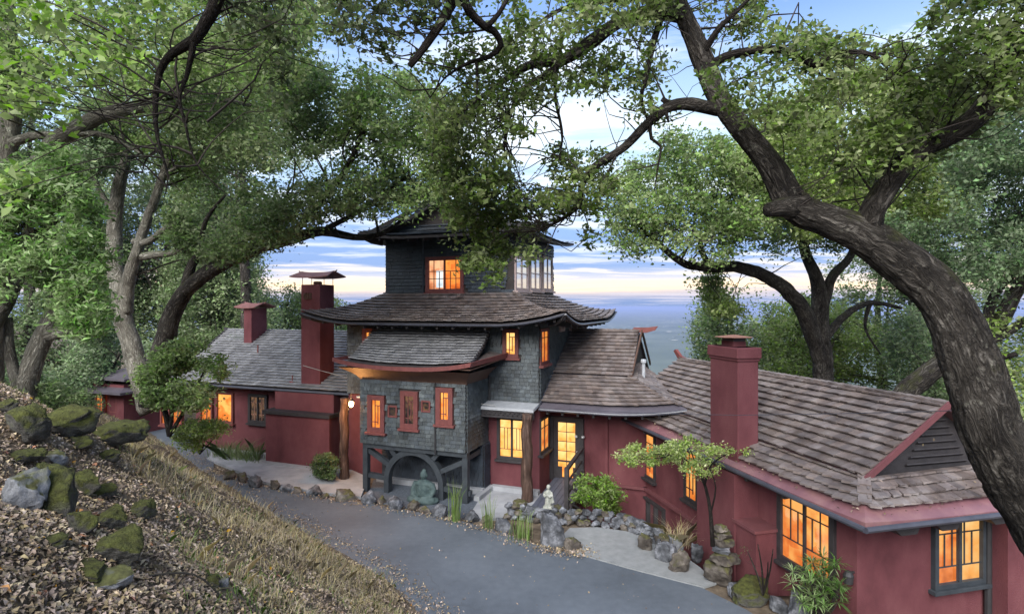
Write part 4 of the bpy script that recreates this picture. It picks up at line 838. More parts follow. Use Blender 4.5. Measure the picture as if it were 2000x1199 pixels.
# ------------------------------------------------------------------ patio, porch slab, deck
def ztop(px, py, z): Y = (H-z)*F/(py-598); return ((px-1000)/F*Y, Y)
pat_ = [ztop(405, 893, .05), ztop(520, 940, .05), ztop(620, 958, .05), ztop(705, 968, .05), ztop(720, 930, .05), ztop(640, 895, .05), ztop(500, 880, .05), ztop(420, 872, .05)]
flat('patio', ccw(pat_), .05, 'concrete', .1, kind='structure')
slab = [ztop(912, 1012, .03), ztop(1000, 1008, .03), ztop(1050, 985, .03), ztop(1062, 962, .03), ztop(955, 950, .03), ztop(935, 975, .03)]
flat('porch_slab', ccw(slab), .03, 'concrete', .1, kind='structure')
grv = [ztop(715, 975, .0), ztop(800, 990, .0), ztop(905, 1010, .0), ztop(945, 975, .0), ztop(930, 950, .0), ztop(730, 935, .0)]
flat('gravel_bed', ccw(grv), .012, 'gravel', .05, kind='structure')
M['deckpaint'] = mat('painted_deck', [(.05, .055, .075), (.08, .088, .115)], scale=4, rough=.55, bump=.1)
walkw = empty('entrance_deck', T(1.0, .2, .1), 'dark painted plank walkway leading up to the glazed entrance door', 'walkway')
for k in range(7):
    b = MB(); u_ = .16+k*.16; b.prism([T(u_, -1.7, .02), T(u_+.15, -1.7, .02), T(u_+.15, DV-.04, .20), T(u_, DV-.04, .20)], UP*.03); obj('plank', b, 'deckpaint', walkw)
# railing beside the walkway and down the basement steps
rail = empty('stair_railing', T(1.35, -1.0, 0), 'dark wooden handrail with posts beside the walkway and steps', 'railing')
def pt(px, py, Y): return P(px, py, Y)
pa, pb_, pc = P(1107, 985, 15.6), P(1137, 930, 17.4), P(1182, 1000, 16.2)
for q, h_ in ((pa, 1.05), (pb_, .95)):
    b = MB(); b.box(np.array([q[0], q[1], q[2]+h_/2-.3]), U, V, UP, .06, .06, h_/2+.3); obj('post', b, 'dark_wood', rail)
b = MB(); b.bar(pa+UP*1.0, pb_+UP*.9, .10, .08); obj('handrail', b, 'dark_wood', rail)
b = MB(); b.bar(pa+UP*.28, pb_+UP*.2, .05, .06); b.bar(pa+UP*.62, pb_+UP*.52, .04, .05); obj('rail', b, 'dark_wood', rail)
b = MB(); b.bar(pa+UP*.6, pc+UP*.02, .07, .07); obj('handrail', b, 'dark_wood', rail)
b = MB(); b.bar(pa+UP*.15, pc-UP*.4, .05, .06); obj('rail', b, 'dark_wood', rail)

# ------------------------------------------------------------------ lantern
ln = P(686, 787, 17.9)
lamp = empty('hanging_lantern', ln-UP*.12, 'lit lantern glowing under the small canopy beside the log post', 'lantern')
b = MB(); b.lathe(ln+UP*.08, [(.09, 0), (.10, .02), (.03, .10), (.012, .16)], 10); b.tube([ln+UP*.2, ln+UP*.34], .01, 6); obj('cap', b, 'iron', lamp)
b = MB(); b.lathe(ln-UP*.13, [(.05, 0), (.07, .02), (.07, .03)], 10); obj('base', b, 'iron', lamp)
bm_, bn, bl_ = newmat('lamp_bulb'); o_ = bn.new('ShaderNodeOutputMaterial'); e_ = bn.new('ShaderNodeEmission'); e_.inputs[0].default_value = (1, .60, .24, 1); e_.inputs[1].default_value = 40; bl_.new(e_.outputs[0], o_.inputs[0]); M['bulb'] = bm_
b = MB(); b.ball(ln, (.075, .075, .095), 12, 8); obj('bulb', b, 'bulb', lamp, smooth=True)
pl_ = bpy.data.lights.new('lantern_light', 'POINT'); pl_.energy = 85; pl_.color = (1, .45, .14); pl_.shadow_soft_size = .08
po_ = bpy.data.objects.new('lantern_light', pl_); col.objects.link(po_); po_.parent = lamp; po_.location = tuple(ln-V*.25-UP*.0-WL[lamp.name])

# ------------------------------------------------------------------ overhead cable
def sagline(a, b, sag, n=14): return [a+(b-a)*k/n-UP*sag*4*(k/n)*(1-k/n) for k in range(n+1)]
M['cable'] = mat('pale_cable', [(.25, .25, .24), (.32, .32, .3)], rough=.6)
c1_ = T(cu0+.1, .39, zT(712, cu0, .39)); c2_ = T(-1.2, -.66, 2.76)
b = MB(); b.tube(sagline(c1_, c2_, .12), .011, 6); obj('overhead_cable', b, 'cable', label='pale cable sagging from the left chimney to the porch roof', cat='cable')
cq = [P(1110, 797, 15.9), P(1270, 806, 13.4), P(1440, 809, 11.3), P(1640, 806, 9.6), P(1800, 802, 8.2), P(1925, 798, 6.35)]
b = MB(); b.tube([cq[k]+(cq[k+1]-cq[k])*f_ for k in range(5) for f_ in (0, .5)]+[cq[-1]], .006, 6); obj('overhead_cable', b, 'gutter', label='thin dark cable strung from the entrance eave past the right chimney', cat='cable')

# ------------------------------------------------------------------ statues
def remeshed(name, mb, m, vox, parent=None, **kw):
    o = obj(name, mb, m, parent, smooth=True, **kw); r = o.modifiers.new('remesh', 'REMESH'); r.mode = 'VOXEL'; r.voxel_size = vox; r.use_smooth_shade = True
    s_ = o.modifiers.new('smooth', 'SMOOTH'); s_.factor = .5; s_.iterations = 2; return o
bp = P(828, 982, 16.55); fx, fy = U, V          # faces the driveway
def L3(o, x, y, z): return o+U*x+V*y+UP*z
Rm = np.stack([U, V, UP], 1)
mb = MB(); o = bp
mb.ball(L3(o, 0, 0, .09), (.50, .36, .10), 18, 10, Rm)
for s in (-1, 1):
    mb.ball(L3(o, s*.30, -.06, .15), (.22, .20, .105), 14, 8, Rm)
    mb.tube([L3(o, s*.40, -.12, .15), L3(o, s*.12, -.30, .15), L3(o, -s*.12, -.30, .17)], [.11, .10, .07], 10)
    mb.tube([L3(o, s*.24, 0, .62), L3(o, s*.335, -.02, .42), L3(o, s*.29, -.14, .28), L3(o, s*.08, -.27, .25)], [.105, .095, .08, .055], 10)
    mb.ball(L3(o, s*.105, .0, .845), (.02, .03, .055), 8, 6, Rm)
mb.ball(L3(o, 0, .0, .40), (.25, .19, .32), 18, 12, Rm); mb.ball(L3(o, 0, 0, .60), (.29, .16, .12), 18, 10, Rm)
mb.ball(L3(o, 0, -.28, .24), (.10, .06, .045), 10, 6, Rm)
mb.tube([L3(o, 0, 0, .66), L3(o, 0, -.01, .78)], [.085, .075], 10); mb.ball(L3(o, 0, -.02, .86), (.105, .115, .135), 16, 12, Rm)
mb.ball(L3(o, 0, .01, .98), (.062, .062, .055), 12, 8, Rm); mb.ball(L3(o, 0, -.135, .85), (.018, .02, .03), 8, 6, Rm)
remeshed('buddha_statue', mb, 'buddha', .018, label='verdigris seated Buddha statue under the wheel-shaped arch', cat='statue')
st_ = empty('garden_statue', P(1071, 986, 14.35), 'small pale stone standing robed figure on the low stone wall', 'statue')
o = P(1071, 986, 14.35); mb = MB()
mb.lathe(o, [(.085, 0), (.09, .04), (.085, .15), (.08, .26), (.085, .34), (.07, .385), (.035, .41), (.032, .43)], 14)
mb.ball(L3(o, 0, 0, .475), (.045, .05, .062), 12, 10, Rm); mb.ball(L3(o, 0, .012, .49), (.055, .055, .06), 12, 8, Rm)
for s in (-1, 1): mb.tube([L3(o, s*.07, 0, .36), L3(o, s*.11, -.02, .27), L3(o, s*.06, -.10, .26), L3(o, s*.015, -.12, .30)], [.038, .036, .03, .02], 8)
mb.tube([L3(o, .10, -.03, .27), L3(o, .125, -.02, .10)], [.035, .05], 8); mb.ball(L3(o, .0, -.05, .12), (.06, .05, .12), 10, 8, Rm)
remeshed('figure', mb, 'statue', .011, st_)
b = MB(); b.box(o-UP*.015, U, V, UP, .12, .11, .03, .92); obj('base', b, 'statue', st_, bevel=.008)

# ------------------------------------------------------------------ rocks
def rockmesh(seed, sub=3, jag=.5):
    bm = bmesh.new(); bmesh.ops.create_icosphere(bm, subdivisions=sub, radius=1); v = np.array([x.co[:] for x in bm.verts])
    n1 = fbm(v*1.1+seed*7.3, 2, seed)[:, None]; n2 = fbm(v*2.6+seed*3.1, 4, seed+9)[:, None]
    # facets: clip with random planes
    r2 = np.random.default_rng(seed)
    v = v*(1+(n1-.5)*.7*jag)
    for k in range(18):
        d = unit(r2.normal(size=3)); h_ = r2.uniform(.42, .8); t = np.clip(v @ d-h_, 0, None)[:, None]; v = v-t*d*.92
    n3 = fbm(v*5.5+seed*1.7, 3, seed+19)[:, None]; rg = 1-np.abs(fbm(v*3.2+seed, 3, seed+29)-.5)[:, None]*4
    v = v*(1+(n2-.5)*.32*jag+(n3-.5)*.34*jag-np.clip(rg, 0, 1)*.07)
    for x, q in zip(bm.verts, v): x.co = q
    me = bpy.data.meshes.new('boulder'); bm.to_mesh(me); bm.free(); me.polygons.foreach_set('use_smooth', np.ones(len(me.polygons), bool)); return me
ROCKS = [rockmesh(k, 4, 1.0) for k in range(8)]
def rock(px, py, wpx, hpx, m, label, name='boulder', Y=None, z=None, dep=.8, k=None, parent=None, group=None, rz=None):
    """base centre where the sight line through (px,py) meets the ground"""
    g = hit(px, py) if Y is None else P(px, py, Y)
    s = g[1]/F; k = random.randrange(8) if k is None else k; key = (k, m)
    me = RM.get(key)
    if me is None: me = ROCKS[k].copy(); me.materials.clear(); me.materials.append(M[m]); RM[key] = me
    o = bpy.data.objects.new(name, me); col.objects.link(o)
    w, h_ = wpx*s/2, hpx*s
    c = np.array([g[0], g[1]+w*dep*.5, g[2]+h_*.27]); WL[o.name] = c
    if parent is not None: o.parent = parent; c = c-WL[parent.name]
    o.location = tuple(c); o.scale = (w*1.22, w*dep*1.1, h_*.72); o.rotation_euler = (0, 0, random.uniform(-.5, .5) if rz is None else rz)
    return setprops(o, label, 'rock' if label else None, group)
RM = {}
ORD = ['first', 'second', 'third', 'fourth', 'fifth', 'sixth', 'seventh', 'eighth', 'ninth', 'tenth', 'eleventh', 'twelfth', 'thirteenth', 'fourteenth', 'fifteenth', 'sixteenth', 'seventeenth', 'eighteenth', 'nineteenth', 'twentieth']
edge = [(448, 938, 30, 24, 'rock_brown'), (470, 942, 28, 30, 'rock_brown'), (495, 954, 40, 30, 'rock'), (535, 956, 26, 24, 'rock_brown'), (556, 962, 34, 24, 'rock'), (578, 964, 24, 18, 'rock_brown'), (606, 970, 38, 24, 'rock'), (634, 974, 22, 14, 'rock_brown'),
        (668, 980, 54, 30, 'rock_brown'), (713, 986, 38, 30, 'rock'), (742, 985, 20, 20, 'rock_brown'), (771, 998, 44, 32, 'rock'), (806, 997, 30, 28, 'rock_brown'), (826, 1003, 28, 22, 'rock_brown'), (857, 1012, 40, 36, 'rock'), (884, 1004, 18, 22, 'rock'), (918, 1021, 34, 26, 'rock'), (950, 1020, 24, 18, 'rock_brown'), (980, 1040, 46, 34, 'rock')]
for i, (x, y, w, h, m_) in enumerate(edge):
    rock(x, y, w, h, m_, f'{"brown" if "brown" in m_ else "grey"} rock in the driveway edging, {ORD[i]} from the left', group='rocks edging the driveway')
# low dry stone wall curving beside the path
dsw = empty('dry_stone_wall', P(1120, 1030, 14.2)*np.array([1, 1, 0]), 'low curved dry stone wall of rounded stones between the path and the entrance', 'stone wall')
line = [(992, 1012), (1040, 1018), (1100, 1022), (1160, 1025), (1215, 1032), (1255, 1046), (1285, 1062), (1300, 1078)]
for lay in range(3):
    d = 0.0
    for i in range(26):
        t = (i+.5*(lay % 2)+random.uniform(-.2, .2))/25.0*(len(line)-1); t = min(max(t, 0), len(line)-1.001); k = int(t); f_ = t-k
        x = line[k][0]+(line[k+1][0]-line[k][0])*f_; y = line[k][1]+(line[k+1][1]-line[k][1])*f_
        g = hit(x, y) if False else P(x, y, (H)*F/(y-598)); s = g[1]/F
        r_ = rock(x, y-lay*10, random.uniform(17, 26), random.uniform(11, 15), random.choice(['rock', 'rock_brown', 'rock']), None, 'stone', Y=g[1]+.05*lay, parent=dsw, dep=.9)
tall = [(1076, 1066, 62, 78, 'rock', 'big squared grey boulder below the standing statue'), (1086, 1012, 60, 30, 'rock_brown', 'flat brown rock capping the boulder under the statue'), (1118, 1074, 40, 30, 'rock_brown', 'low brown rock at the foot of the squared boulder'),
        (1016, 990, 44, 16, 'rock_brown', 'flat rusty brown slab at the left end of the stone wall'),
        (1262, 1075, 44, 36, 'rock_brown', 'brown rock where the stone wall meets the path bend'), (1300, 1095, 52, 44, 'rock', 'grey rock along the right side of the path, nearest the stone wall'), (1335, 1118, 48, 50, 'rock_brown', 'dark brown rock left of the stone cairn'),
        (1362, 1096, 36, 40, 'rock', 'grey upright rock behind the stone cairn'), (1318, 1070, 40, 30, 'rock_pale', 'pale rock behind the grey path rock'),
        (1474, 1178, 92, 62, 'rock_moss', 'rounded mossy brown boulder right of the cairn by the driveway'), (1440, 1166, 40, 34, 'rock', 'small grey rock between the cairn and the mossy boulder'),
        (1522, 1192, 44, 30, 'rock', 'grey rock below the spiky green shrub, left of a larger one'), (1580, 1205, 92, 60, 'rock', 'large pale grey rock at the bottom edge below the spiky shrub'), (1640, 1215, 50, 40, 'rock_brown', 'brown rock at the bottom edge by the red wall corner')]
for x, y, w, h, m_, lb_ in tall: rock(x, y, w, h, m_, lb_, Y=(H)*F/(y-598), group='rocks beside the path')
cairn = empty('stone_cairn', P(1412, 1140, H*F/542)*np.array([1, 1, 0]), 'stacked stone cairn tapering upward at the path edge beside the red wall', 'cairn')
for k, (w, h, dy) in enumerate(((84, 50, 0), (66, 26, 40), (54, 22, 60), (50, 20, 76), (42, 20, 90), (30, 18, 104))):
    rock(1412+random.uniform(-5, 5), 1142-dy, w, h, random.choice(['rock', 'rock_brown', 'rock_brown']), None, 'stone', Y=H*F/544, parent=cairn, dep=.9)
slope_r = [(112, 842, 118, 74, 'rock_moss', 'large round mossy boulder on the crest of the bank'), (38, 856, 108, 84, 'rock_moss', 'big mossy boulder at the left edge of the bank crest'), (205, 862, 106, 56, 'rock_moss', 'wide mossy boulder beside the grass at the right of the crest'), (8, 800, 44, 36, 'rock_moss', 'small mossy rock at the left border on the crest'),
           (150, 872, 60, 30, 'rock_moss', 'low mossy rock between the two crest boulders'), (205, 896, 52, 30, 'rock_moss', 'small mossy rock below the wide crest boulder'), (84, 998, 118, 120, 'rock_moss', 'steep mossy boulder with shaggy moss in the middle of the rock pile'), (22, 990, 84, 110, 'rock_pale', 'pale lichen covered rock beside the steep mossy boulder'),
           (98, 910, 60, 40, 'rock_pale', 'pale blue grey rock above the steep mossy boulder'), (28, 900, 70, 30, 'rock_moss', 'flat mossy rock at the left edge below the crest'), (150, 958, 62, 64, 'rock_moss', 'mossy rock on the right shoulder of the rock pile'), (200, 970, 50, 36, 'rock_moss', 'low green mossy rock at the right end of the rock pile'),
           (150, 1040, 60, 56, 'rock_moss', 'mossy rock below the steep boulder'), (205, 1094, 108, 72, 'rock_moss', 'large bright green mossy rock low on the bank'), (100, 1066, 60, 36, 'rock_moss', 'dark rock tucked left of the bright green mossy rock'), (200, 1030, 60, 50, 'rock_moss', 'mossy rock directly above the bright green one'),
           (195, 1152, 120, 44, 'rock_pale', 'flat pale slab sunk in the leaf litter'), (160, 1120, 90, 26, 'rock_moss', 'flat mossy slab above the pale slab'), (410, 1142, 30, 34, 'rock_moss', 'small dark mossy stone alone in the leaf litter'), (432, 1146, 20, 30, 'rock_pale', 'small grey upright stone in the leaf litter'), (270, 1010, 46, 50, 'rock_moss', 'dark mossy stone right of the rock pile in the leaves')]
for x, y, w, h, m_, lb_ in slope_r: rock(x, y+3, w*1.14, h*.95, m_, lb_, dep=.75, group='rocks on the bank')
# potted shrub container sits with its shrub (see plants)
# ------------------------------------------------------------------ foliage machinery
M['leaf_near'] = leafmat('oak_leaf_near', (0.075, 0.11, 0.03), (0.15, 0.21, 0.056), (0.28, 0.345, 0.125), 0.52, 1.3)
M['leaf_mid'] = leafmat('oak_leaf_mid', (0.08, 0.125, 0.045), (0.155, 0.225, 0.082), (0.275, 0.355, 0.155), 0.48, .5)
M['leaf_light'] = leafmat('oak_leaf_light', (0.13, 0.19, 0.045), (0.23, 0.31, 0.08), (0.36, 0.44, 0.15), 0.5, .6)
M['leaf_blue'] = leafmat('oak_leaf_blue', (0.075, 0.12, 0.055), (0.14, 0.21, 0.095), (0.235, 0.315, 0.16), 0.42, .45)
M['leaf_far'] = leafmat('hazed_far_leaf', (0.1, 0.145, 0.062), (0.17, 0.235, 0.1), (0.25, 0.32, 0.15), 0.4, .25, .3)  # greens paled to put distance haze into the leaf colour
M['leaf_laurel'] = leafmat('laurel_leaf', (0.08, 0.145, 0.04), (0.165, 0.275, 0.075), (0.31, 0.42, 0.19), 0.45, 1.6)
M['leaf_bright'] = leafmat('bright_leaf', (0.11, 0.19, 0.03), (0.21, 0.33, 0.06), (0.34, 0.47, 0.14), 0.5, 1.5)
M['leaf_maple'] = leafmat('maple_leaf', (0.24, 0.34, 0.07), (0.4, 0.5, 0.14), (0.56, 0.62, 0.26), 0.5, 3)
M['leaf_dark'] = leafmat('dark_leaf', (0.05, 0.072, 0.028), (0.09, 0.125, 0.045), (0.15, 0.195, 0.08), 0.4, 2)
M['leaf_fresh'] = leafmat('fresh_oak_leaf', (0.09, 0.145, 0.042), (0.185, 0.27, 0.082), (0.32, 0.41, 0.155), 0.5, .6)
def leafquads(c, size, aspect=.5, up=.0, fold=.18, rj=.5, droop=None):
    n = len(c); a = rng.normal(size=(n, 3)); a[:, 2] *= .7
    if droop is not None: a = a*.6+droop
    a /= np.linalg.norm(a, axis=1)[:, None]
    r = rng.normal(size=(n, 3)); r[:, 2] += up*2.2; b = np.cross(r, a); b /= np.linalg.norm(b, axis=1)[:, None]+1e-9; nn = np.cross(a, b)
    s = (size*rng.uniform(1-rj, 1+rj, n))[:, None]; w = s*aspect
    v = np.empty((n, 4, 3)); v[:, 0] = c-a*s*.5; v[:, 1] = c+b*w*.5+nn*s*fold+a*s*.06; v[:, 2] = c+a*s*.5; v[:, 3] = c-b*w*.5+nn*s*fold+a*s*.06
    return v.reshape(-1, 3)
def catmull(pts, step):
    pts = np.array(pts, float); n = len(pts); o = []
    for i in range(n-1):
        p0, p1, p2, p3 = pts[max(i-1, 0)], pts[i], pts[i+1], pts[min(i+2, n-1)]; k = max(2, int(np.linalg.norm(p2[:3]-p1[:3])/step))
        for j in range(k):
            t = j/k; o.append(.5*((2*p1)+(-p0+p2)*t+(2*p0-5*p1+4*p2-p3)*t*t+(-p0+3*p1-3*p2+p3)*t**3))
    o.append(pts[-1]); return np.array(o)
def limbpts(spec, step):
    q = []
    for s in spec:
        if s[0] == 'w': q.append([s[1], s[2], s[3], s[4]])
        else: q.append([*P(s[0], s[1], s[2]), s[3]])
    return catmull(q, step)
def barktube(name, pts, m, parent, n=10, rough=.12, seed=0, ridge=0):
    c = pts[:, :3].copy(); r = np.maximum(pts[:, 3], .004); k = len(c)
    wob = (np.stack([fbm(c*1.7+s*11+seed, 3, s) for s in range(3)], 1)-.5)*r[:, None]*.5; wob[0] = 0; c = c+wob
    mb = MB(); mb.tube(c, list(r), n); v = np.array(mb.v); ax = np.repeat(c, n, 0); d = v-ax
    j = np.tile(np.arange(n), k); ang = 2*np.pi*j/n; along = np.repeat(np.concatenate([[0], np.cumsum(np.linalg.norm(np.diff(c, axis=0), axis=1))]), n)
    rr_ = np.repeat(r, n)
    q = np.stack([np.cos(ang)*1.6, np.sin(ang)*1.6, along*1.2/np.maximum(.1, r.mean()*3)], 1)
    f_ = 1+(fbm(q+seed*3.3, 3, 21)-.5)*2*rough
    if ridge:
        q2 = np.stack([np.cos(ang)*8.5, np.sin(ang)*8.5, along*3.4], 1); q2 = q2+(fbm(q*2+5, 2, 33)[:, None]-.5)*1.8
        rg = 1-np.abs(fbm(q2, 3, 41)-.5)*5; f_ = f_+np.clip(rg, -.6, 1)*ridge
    mb.v = [tuple(p) for p in ax+d*f_[:, None]]
    o = obj(name, mb, m, parent, smooth=True); at = o.data.attributes.new('limb', 'FLOAT_VECTOR', 'POINT')
    at.data.foreach_set('vector', np.stack([np.cos(ang)*rr_, np.sin(ang)*rr_, along], 1).astype(np.float32).ravel()); return o
def zone_clumps(poly, Y0, Y1, n, gap=.46, nscale=.35, seed=0):
    poly = [tuple(map(float, p)) for p in poly]; xs = [p[0] for p in poly]; ys = [p[1] for p in poly]; o = []; tot = 0
    while tot < n:
        m_ = n*3; x = rng.uniform(min(xs)-30, max(xs)+30, m_); y = rng.uniform(min(ys)-30, max(ys)+30, m_); Y = rng.uniform(Y0, Y1, m_)
        wa_ = min(150, .42*min(max(xs)-min(xs), max(ys)-min(ys))); ws_ = max(18, wa_*.47); wq = np.stack([x/ws_, y/ws_, Y*.25], 1); wx = (fbm(wq, 3, 71+seed)-.5)*wa_; wy = (fbm(wq+9.1, 3, 72+seed)-.5)*wa_
        k = inpoly(x+wx, y+wy, poly); x, y, Y = x[k], y[k], Y[k]; p = np.stack([(x-1000)/F*Y, Y, H-(y-598)/F*Y], 1)
        f_ = fbm(p*nscale*(8/((Y0+Y1)/2))**.5+seed*5.7, 3, 60+seed); p = p[f_ > gap]; o.append(p); tot += len(p)
        if len(o) > 30: break
    return np.concatenate(o)[:n]
def tree(name, label, limbs, zones, bark, group=None, cat='tree', trunk_n=14, step=.25, ridge=0, twig=True, twig_m=None, ground=True):
    L0 = limbpts(limbs[0], step*.33 if ridge else step); base = L0[0, :3]
    e = empty(name, base, label, cat, group); segs = [L0[:, :3]]
    barktube('trunk', L0, bark, e, trunk_n*(6 if ridge else 1), .10, len(name), ridge)
    for i, l_ in enumerate(limbs[1:]):
        q = limbpts(l_, step*(.4 if ridge else .6)); segs.append(q[:, :3]); barktube('branch', q, bark if q[0, 3] > .07 or twig_m is None else twig_m, e, 10 if q[:, 3].max() < .1 else (48 if ridge else 14), .13, i+3, ridge*.7 if q[:, 3].max() > .1 else 0)
    allp = np.concatenate(segs); tw = MB(); byleaf = {}
    for zi, z in enumerate(zones):
        poly, Y0, Y1, n, per, rad, size, lm = z[:8]; rad = rad*.84; size = size*(1.03 if Y0 > 9 else 1.06); per = int(per*(1.0 if Y0 > 9 else .95)); opt = z[8] if len(z) > 8 else {}
        raw = opt.get('raw', 0); n = n if raw else int(n*(.62 if Y0 > 9 else .5))
        cl = zone_clumps(poly, Y0, Y1, n, opt.get('gap', .46)+(0 if raw else .035), opt.get('ns', .35), zi+len(label))
        if not len(cl): continue
        cc = np.repeat(cl, per, 0); g = rng.normal(size=cc.shape)*np.array([1, 1, .62]); g /= np.maximum(1, np.linalg.norm(g, axis=1)/1.9)[:, None]
        c = cc+g*rad*np.repeat(rng.uniform(.55, 1.5, len(cl)), per)[:, None]*rng.uniform(.6, 1.2, len(cc))[:, None]
        byleaf.setdefault(lm, []).append(leafquads(c, size, opt.get('asp', .55), opt.get('up', .5)))
        if twig:
            for p in cl[::opt.get('tw', 4)]:
                d = np.linalg.norm(allp-p, axis=1)+np.where(allp[:, 2] < p[2]-3, 3, 0); k0 = d.argmin(); k = rng.choice(np.nonzero(d < d[k0]*1.25+.35)[0]); a = allp[k]; dd = np.linalg.norm(a-p)
                if dd > opt.get('tmax', 2.6) or dd < .1: continue
                mid = (a+p)/2+rng.normal(size=3)*dd*.13; r0 = opt.get('tr', .012)*(.45+.38*dd)
                tw.tube(catmull([a, a*.55+mid*.45+rng.normal(size=3)*dd*.05, mid, p*.6+mid*.4+rng.normal(size=3)*dd*.06, p], 9), [r0, r0*.85, r0*.7, r0*.62, r0*.5, r0*.45, r0*.35, r0*.3, r0*.22], 4, False)
    if tw.v: obj('twigs', tw, twig_m or bark, e, kind='stuff')
    for lm, vs_ in byleaf.items(): npmesh('crown', np.concatenate(vs_), 4, lm, e)
    return e
# ------------------------------------------------------------------ the great oak leaning across the right
tree('oak_tree', 'massive foreground oak with a leaning furrowed trunk arching over the right wing', [
    [('w', 7.6, 6.0, -.4, .62), (2330, 1500, 6, 0.398), (2160, 1200, 6, 0.349), (2032, 1000, 6, 0.307), (1960, 885, 6, 0.290), (1926, 800, 6, 0.270), (1895, 695, 6.05, 0.253), (1848, 592, 6.1, 0.232), (1778, 522, 6.2, 0.220), (1690, 462, 6.3, 0.195), (1620, 430, 6.35, 0.174), (1550, 398, 6.4, 0.162), (1502, 318, 6.5, 0.129), (1436, 238, 6.6, 0.120), (1392, 165, 6.7, 0.116), (1362, 90, 6.8, 0.112), (1322, 0, 6.9, 0.095), (1260, -150, 7, 0.075), (1200, -300, 7.2, 0.042)],
    [(1700, 462, 6.28, .13), (1704, 415, 6.2, .125), (1745, 342, 6.1, .112), (1800, 285, 6, .108), (1880, 245, 5.9, .112), (1930, 195, 5.8, .105), (1965, 120, 5.7, .102), (2040, 40, 5.6, .09), (2130, -80, 5.5, .06)],
    [(1565, 400, 6.38, .17), (1535, 402, 6.31, .115), (1512, 406, 6.25, .085), (1500, 409, 6.22, .075)],
    [(1335, 30, 6.85, .10), (1270, 25, 6.9, .085), (1210, 45, 7, .075), (1150, 85, 7.1, .085), (1100, 115, 7.2, .07), (1040, 125, 7.3, .055), (980, 160, 7.4, .038), (900, 220, 7.5, .022), (850, 270, 7.5, .010)],
    [(1110, 112, 7.2, .05), (1060, 150, 7.2, .042), (1015, 178, 7.3, .03), (998, 220, 7.3, .02), (985, 290, 7.3, .010)],
    [(1085, 128, 7.2, .03), (1085, 190, 7.1, .022), (1098, 260, 7, .016), (1092, 310, 7, .008)],
    [(1405, 214, 6.65, .075), (1350, 202, 6.7, .078), (1310, 205, 6.7, .07), (1270, 235, 6.8, .06), (1220, 285, 6.9, .05), (1160, 325, 7, .045), (1135, 365, 7.1, .04), (1130, 400, 7.2, .032), (1090, 430, 7.4, .024), (1050, 450, 7.6, .012)],
    [(1312, 206, 6.7, .04), (1292, 192, 6.7, .028)], [(1300, 215, 6.7, .025), (1306, 238, 6.7, .012)],
    [(1270, 240, 6.8, .025), (1272, 270, 6.8, .02), (1290, 285, 6.8, .016), (1284, 330, 6.8, .010), (1278, 370, 6.8, .005)],
    [(1395, 122, 6.7, .055), (1430, 105, 6.6, .05), (1490, 95, 6.5, .045), (1545, 100, 6.4, .042), (1595, 125, 6.3, .04), (1640, 105, 6.2, .035), (1700, 105, 6.1, .02), (1750, 150, 6, .010)],
    [(1290, 35, 6.9, .045), (1275, 90, 6.8, .035), (1262, 150, 6.8, .028), (1253, 190, 6.8, .022), (1265, 235, 6.8, .014)],
    [(1330, 10, 6.9, .06), (1240, -5, 7, .045), (1150, 5, 7, .035), (1080, 25, 7, .022), (1035, 60, 7, .010)],
    [(1370, 110, 6.75, .05), (1400, 60, 6.6, .035), (1440, 20, 6.5, .025), (1500, -40, 6.4, .012)],
    ], [
    ([(800, -90), (1300, -90), (1340, 60), (1300, 140), (1240, 120), (1190, 170), (1100, 200), (1020, 260), (930, 300), (860, 260), (800, 120)], 6.2, 8.4, 620, 34, .13, .066, 'leaf_near', {'gap': .47, 'ns': .9, 'tw': 2}),
    ([(830, 220), (960, 230), (1060, 210), (1080, 330), (1010, 400), (900, 400), (840, 330)], 6.6, 8.4, 240, 34, .13, .066, 'leaf_near', {'gap': .46, 'ns': .9, 'tw': 2}),
    ([(880, 410), (960, 378), (1080, 370), (1180, 395), (1200, 450), (1120, 500), (1060, 470), (1015, 545), (945, 552), (900, 490)], 7.0, 8.6, 220, 46, .12, .07, 'leaf_near', {'gap': .40, 'ns': .8, 'tw': 3}),
    ([(855, 370), (960, 345), (1000, 400), (960, 445), (900, 455), (865, 425)], 7.2, 8.8, 90, 44, .12, .07, 'leaf_near', {'gap': .40, 'ns': .8, 'tw': 3}),
    ([(1050, 300), (1190, 300), (1200, 400), (1060, 420)], 6.6, 7.8, 130, 34, .12, .066, 'leaf_near', {'gap': .46, 'tw': 2}),
    ([(1200, 150), (1300, 110), (1290, 250), (1220, 230)], 6.5, 7.4, 50, 30, .11, .064, 'leaf_near', {'gap': .45, 'tw': 2}),
    ([(1395, 130), (1480, 75), (1560, 66), (1700, 84), (1830, 100), (1930, 150), (1900, 260), (1790, 330), (1640, 340), (1500, 310), (1430, 200)], 5.7, 8.2, 640, 40, .12, .066, 'leaf_near', {'gap': .42, 'ns': .8, 'tw': 3}),
    ([(1820, 60), (1890, -60), (2150, -80), (2150, 190), (1970, 180), (1860, 140)], 5, 6.6, 420, 44, .11, .064, 'leaf_near', {'gap': .36, 'tw': 3}),
    ([(1330, -90), (1490, -70), (1500, 60), (1430, 90), (1370, 60)], 6.2, 7.4, 90, 36, .12, .064, 'leaf_near', {'gap': .44, 'tw': 2}),
    ], 'bark', ridge=.085, twig_m='bark_dark', trunk_n=14, step=.16)
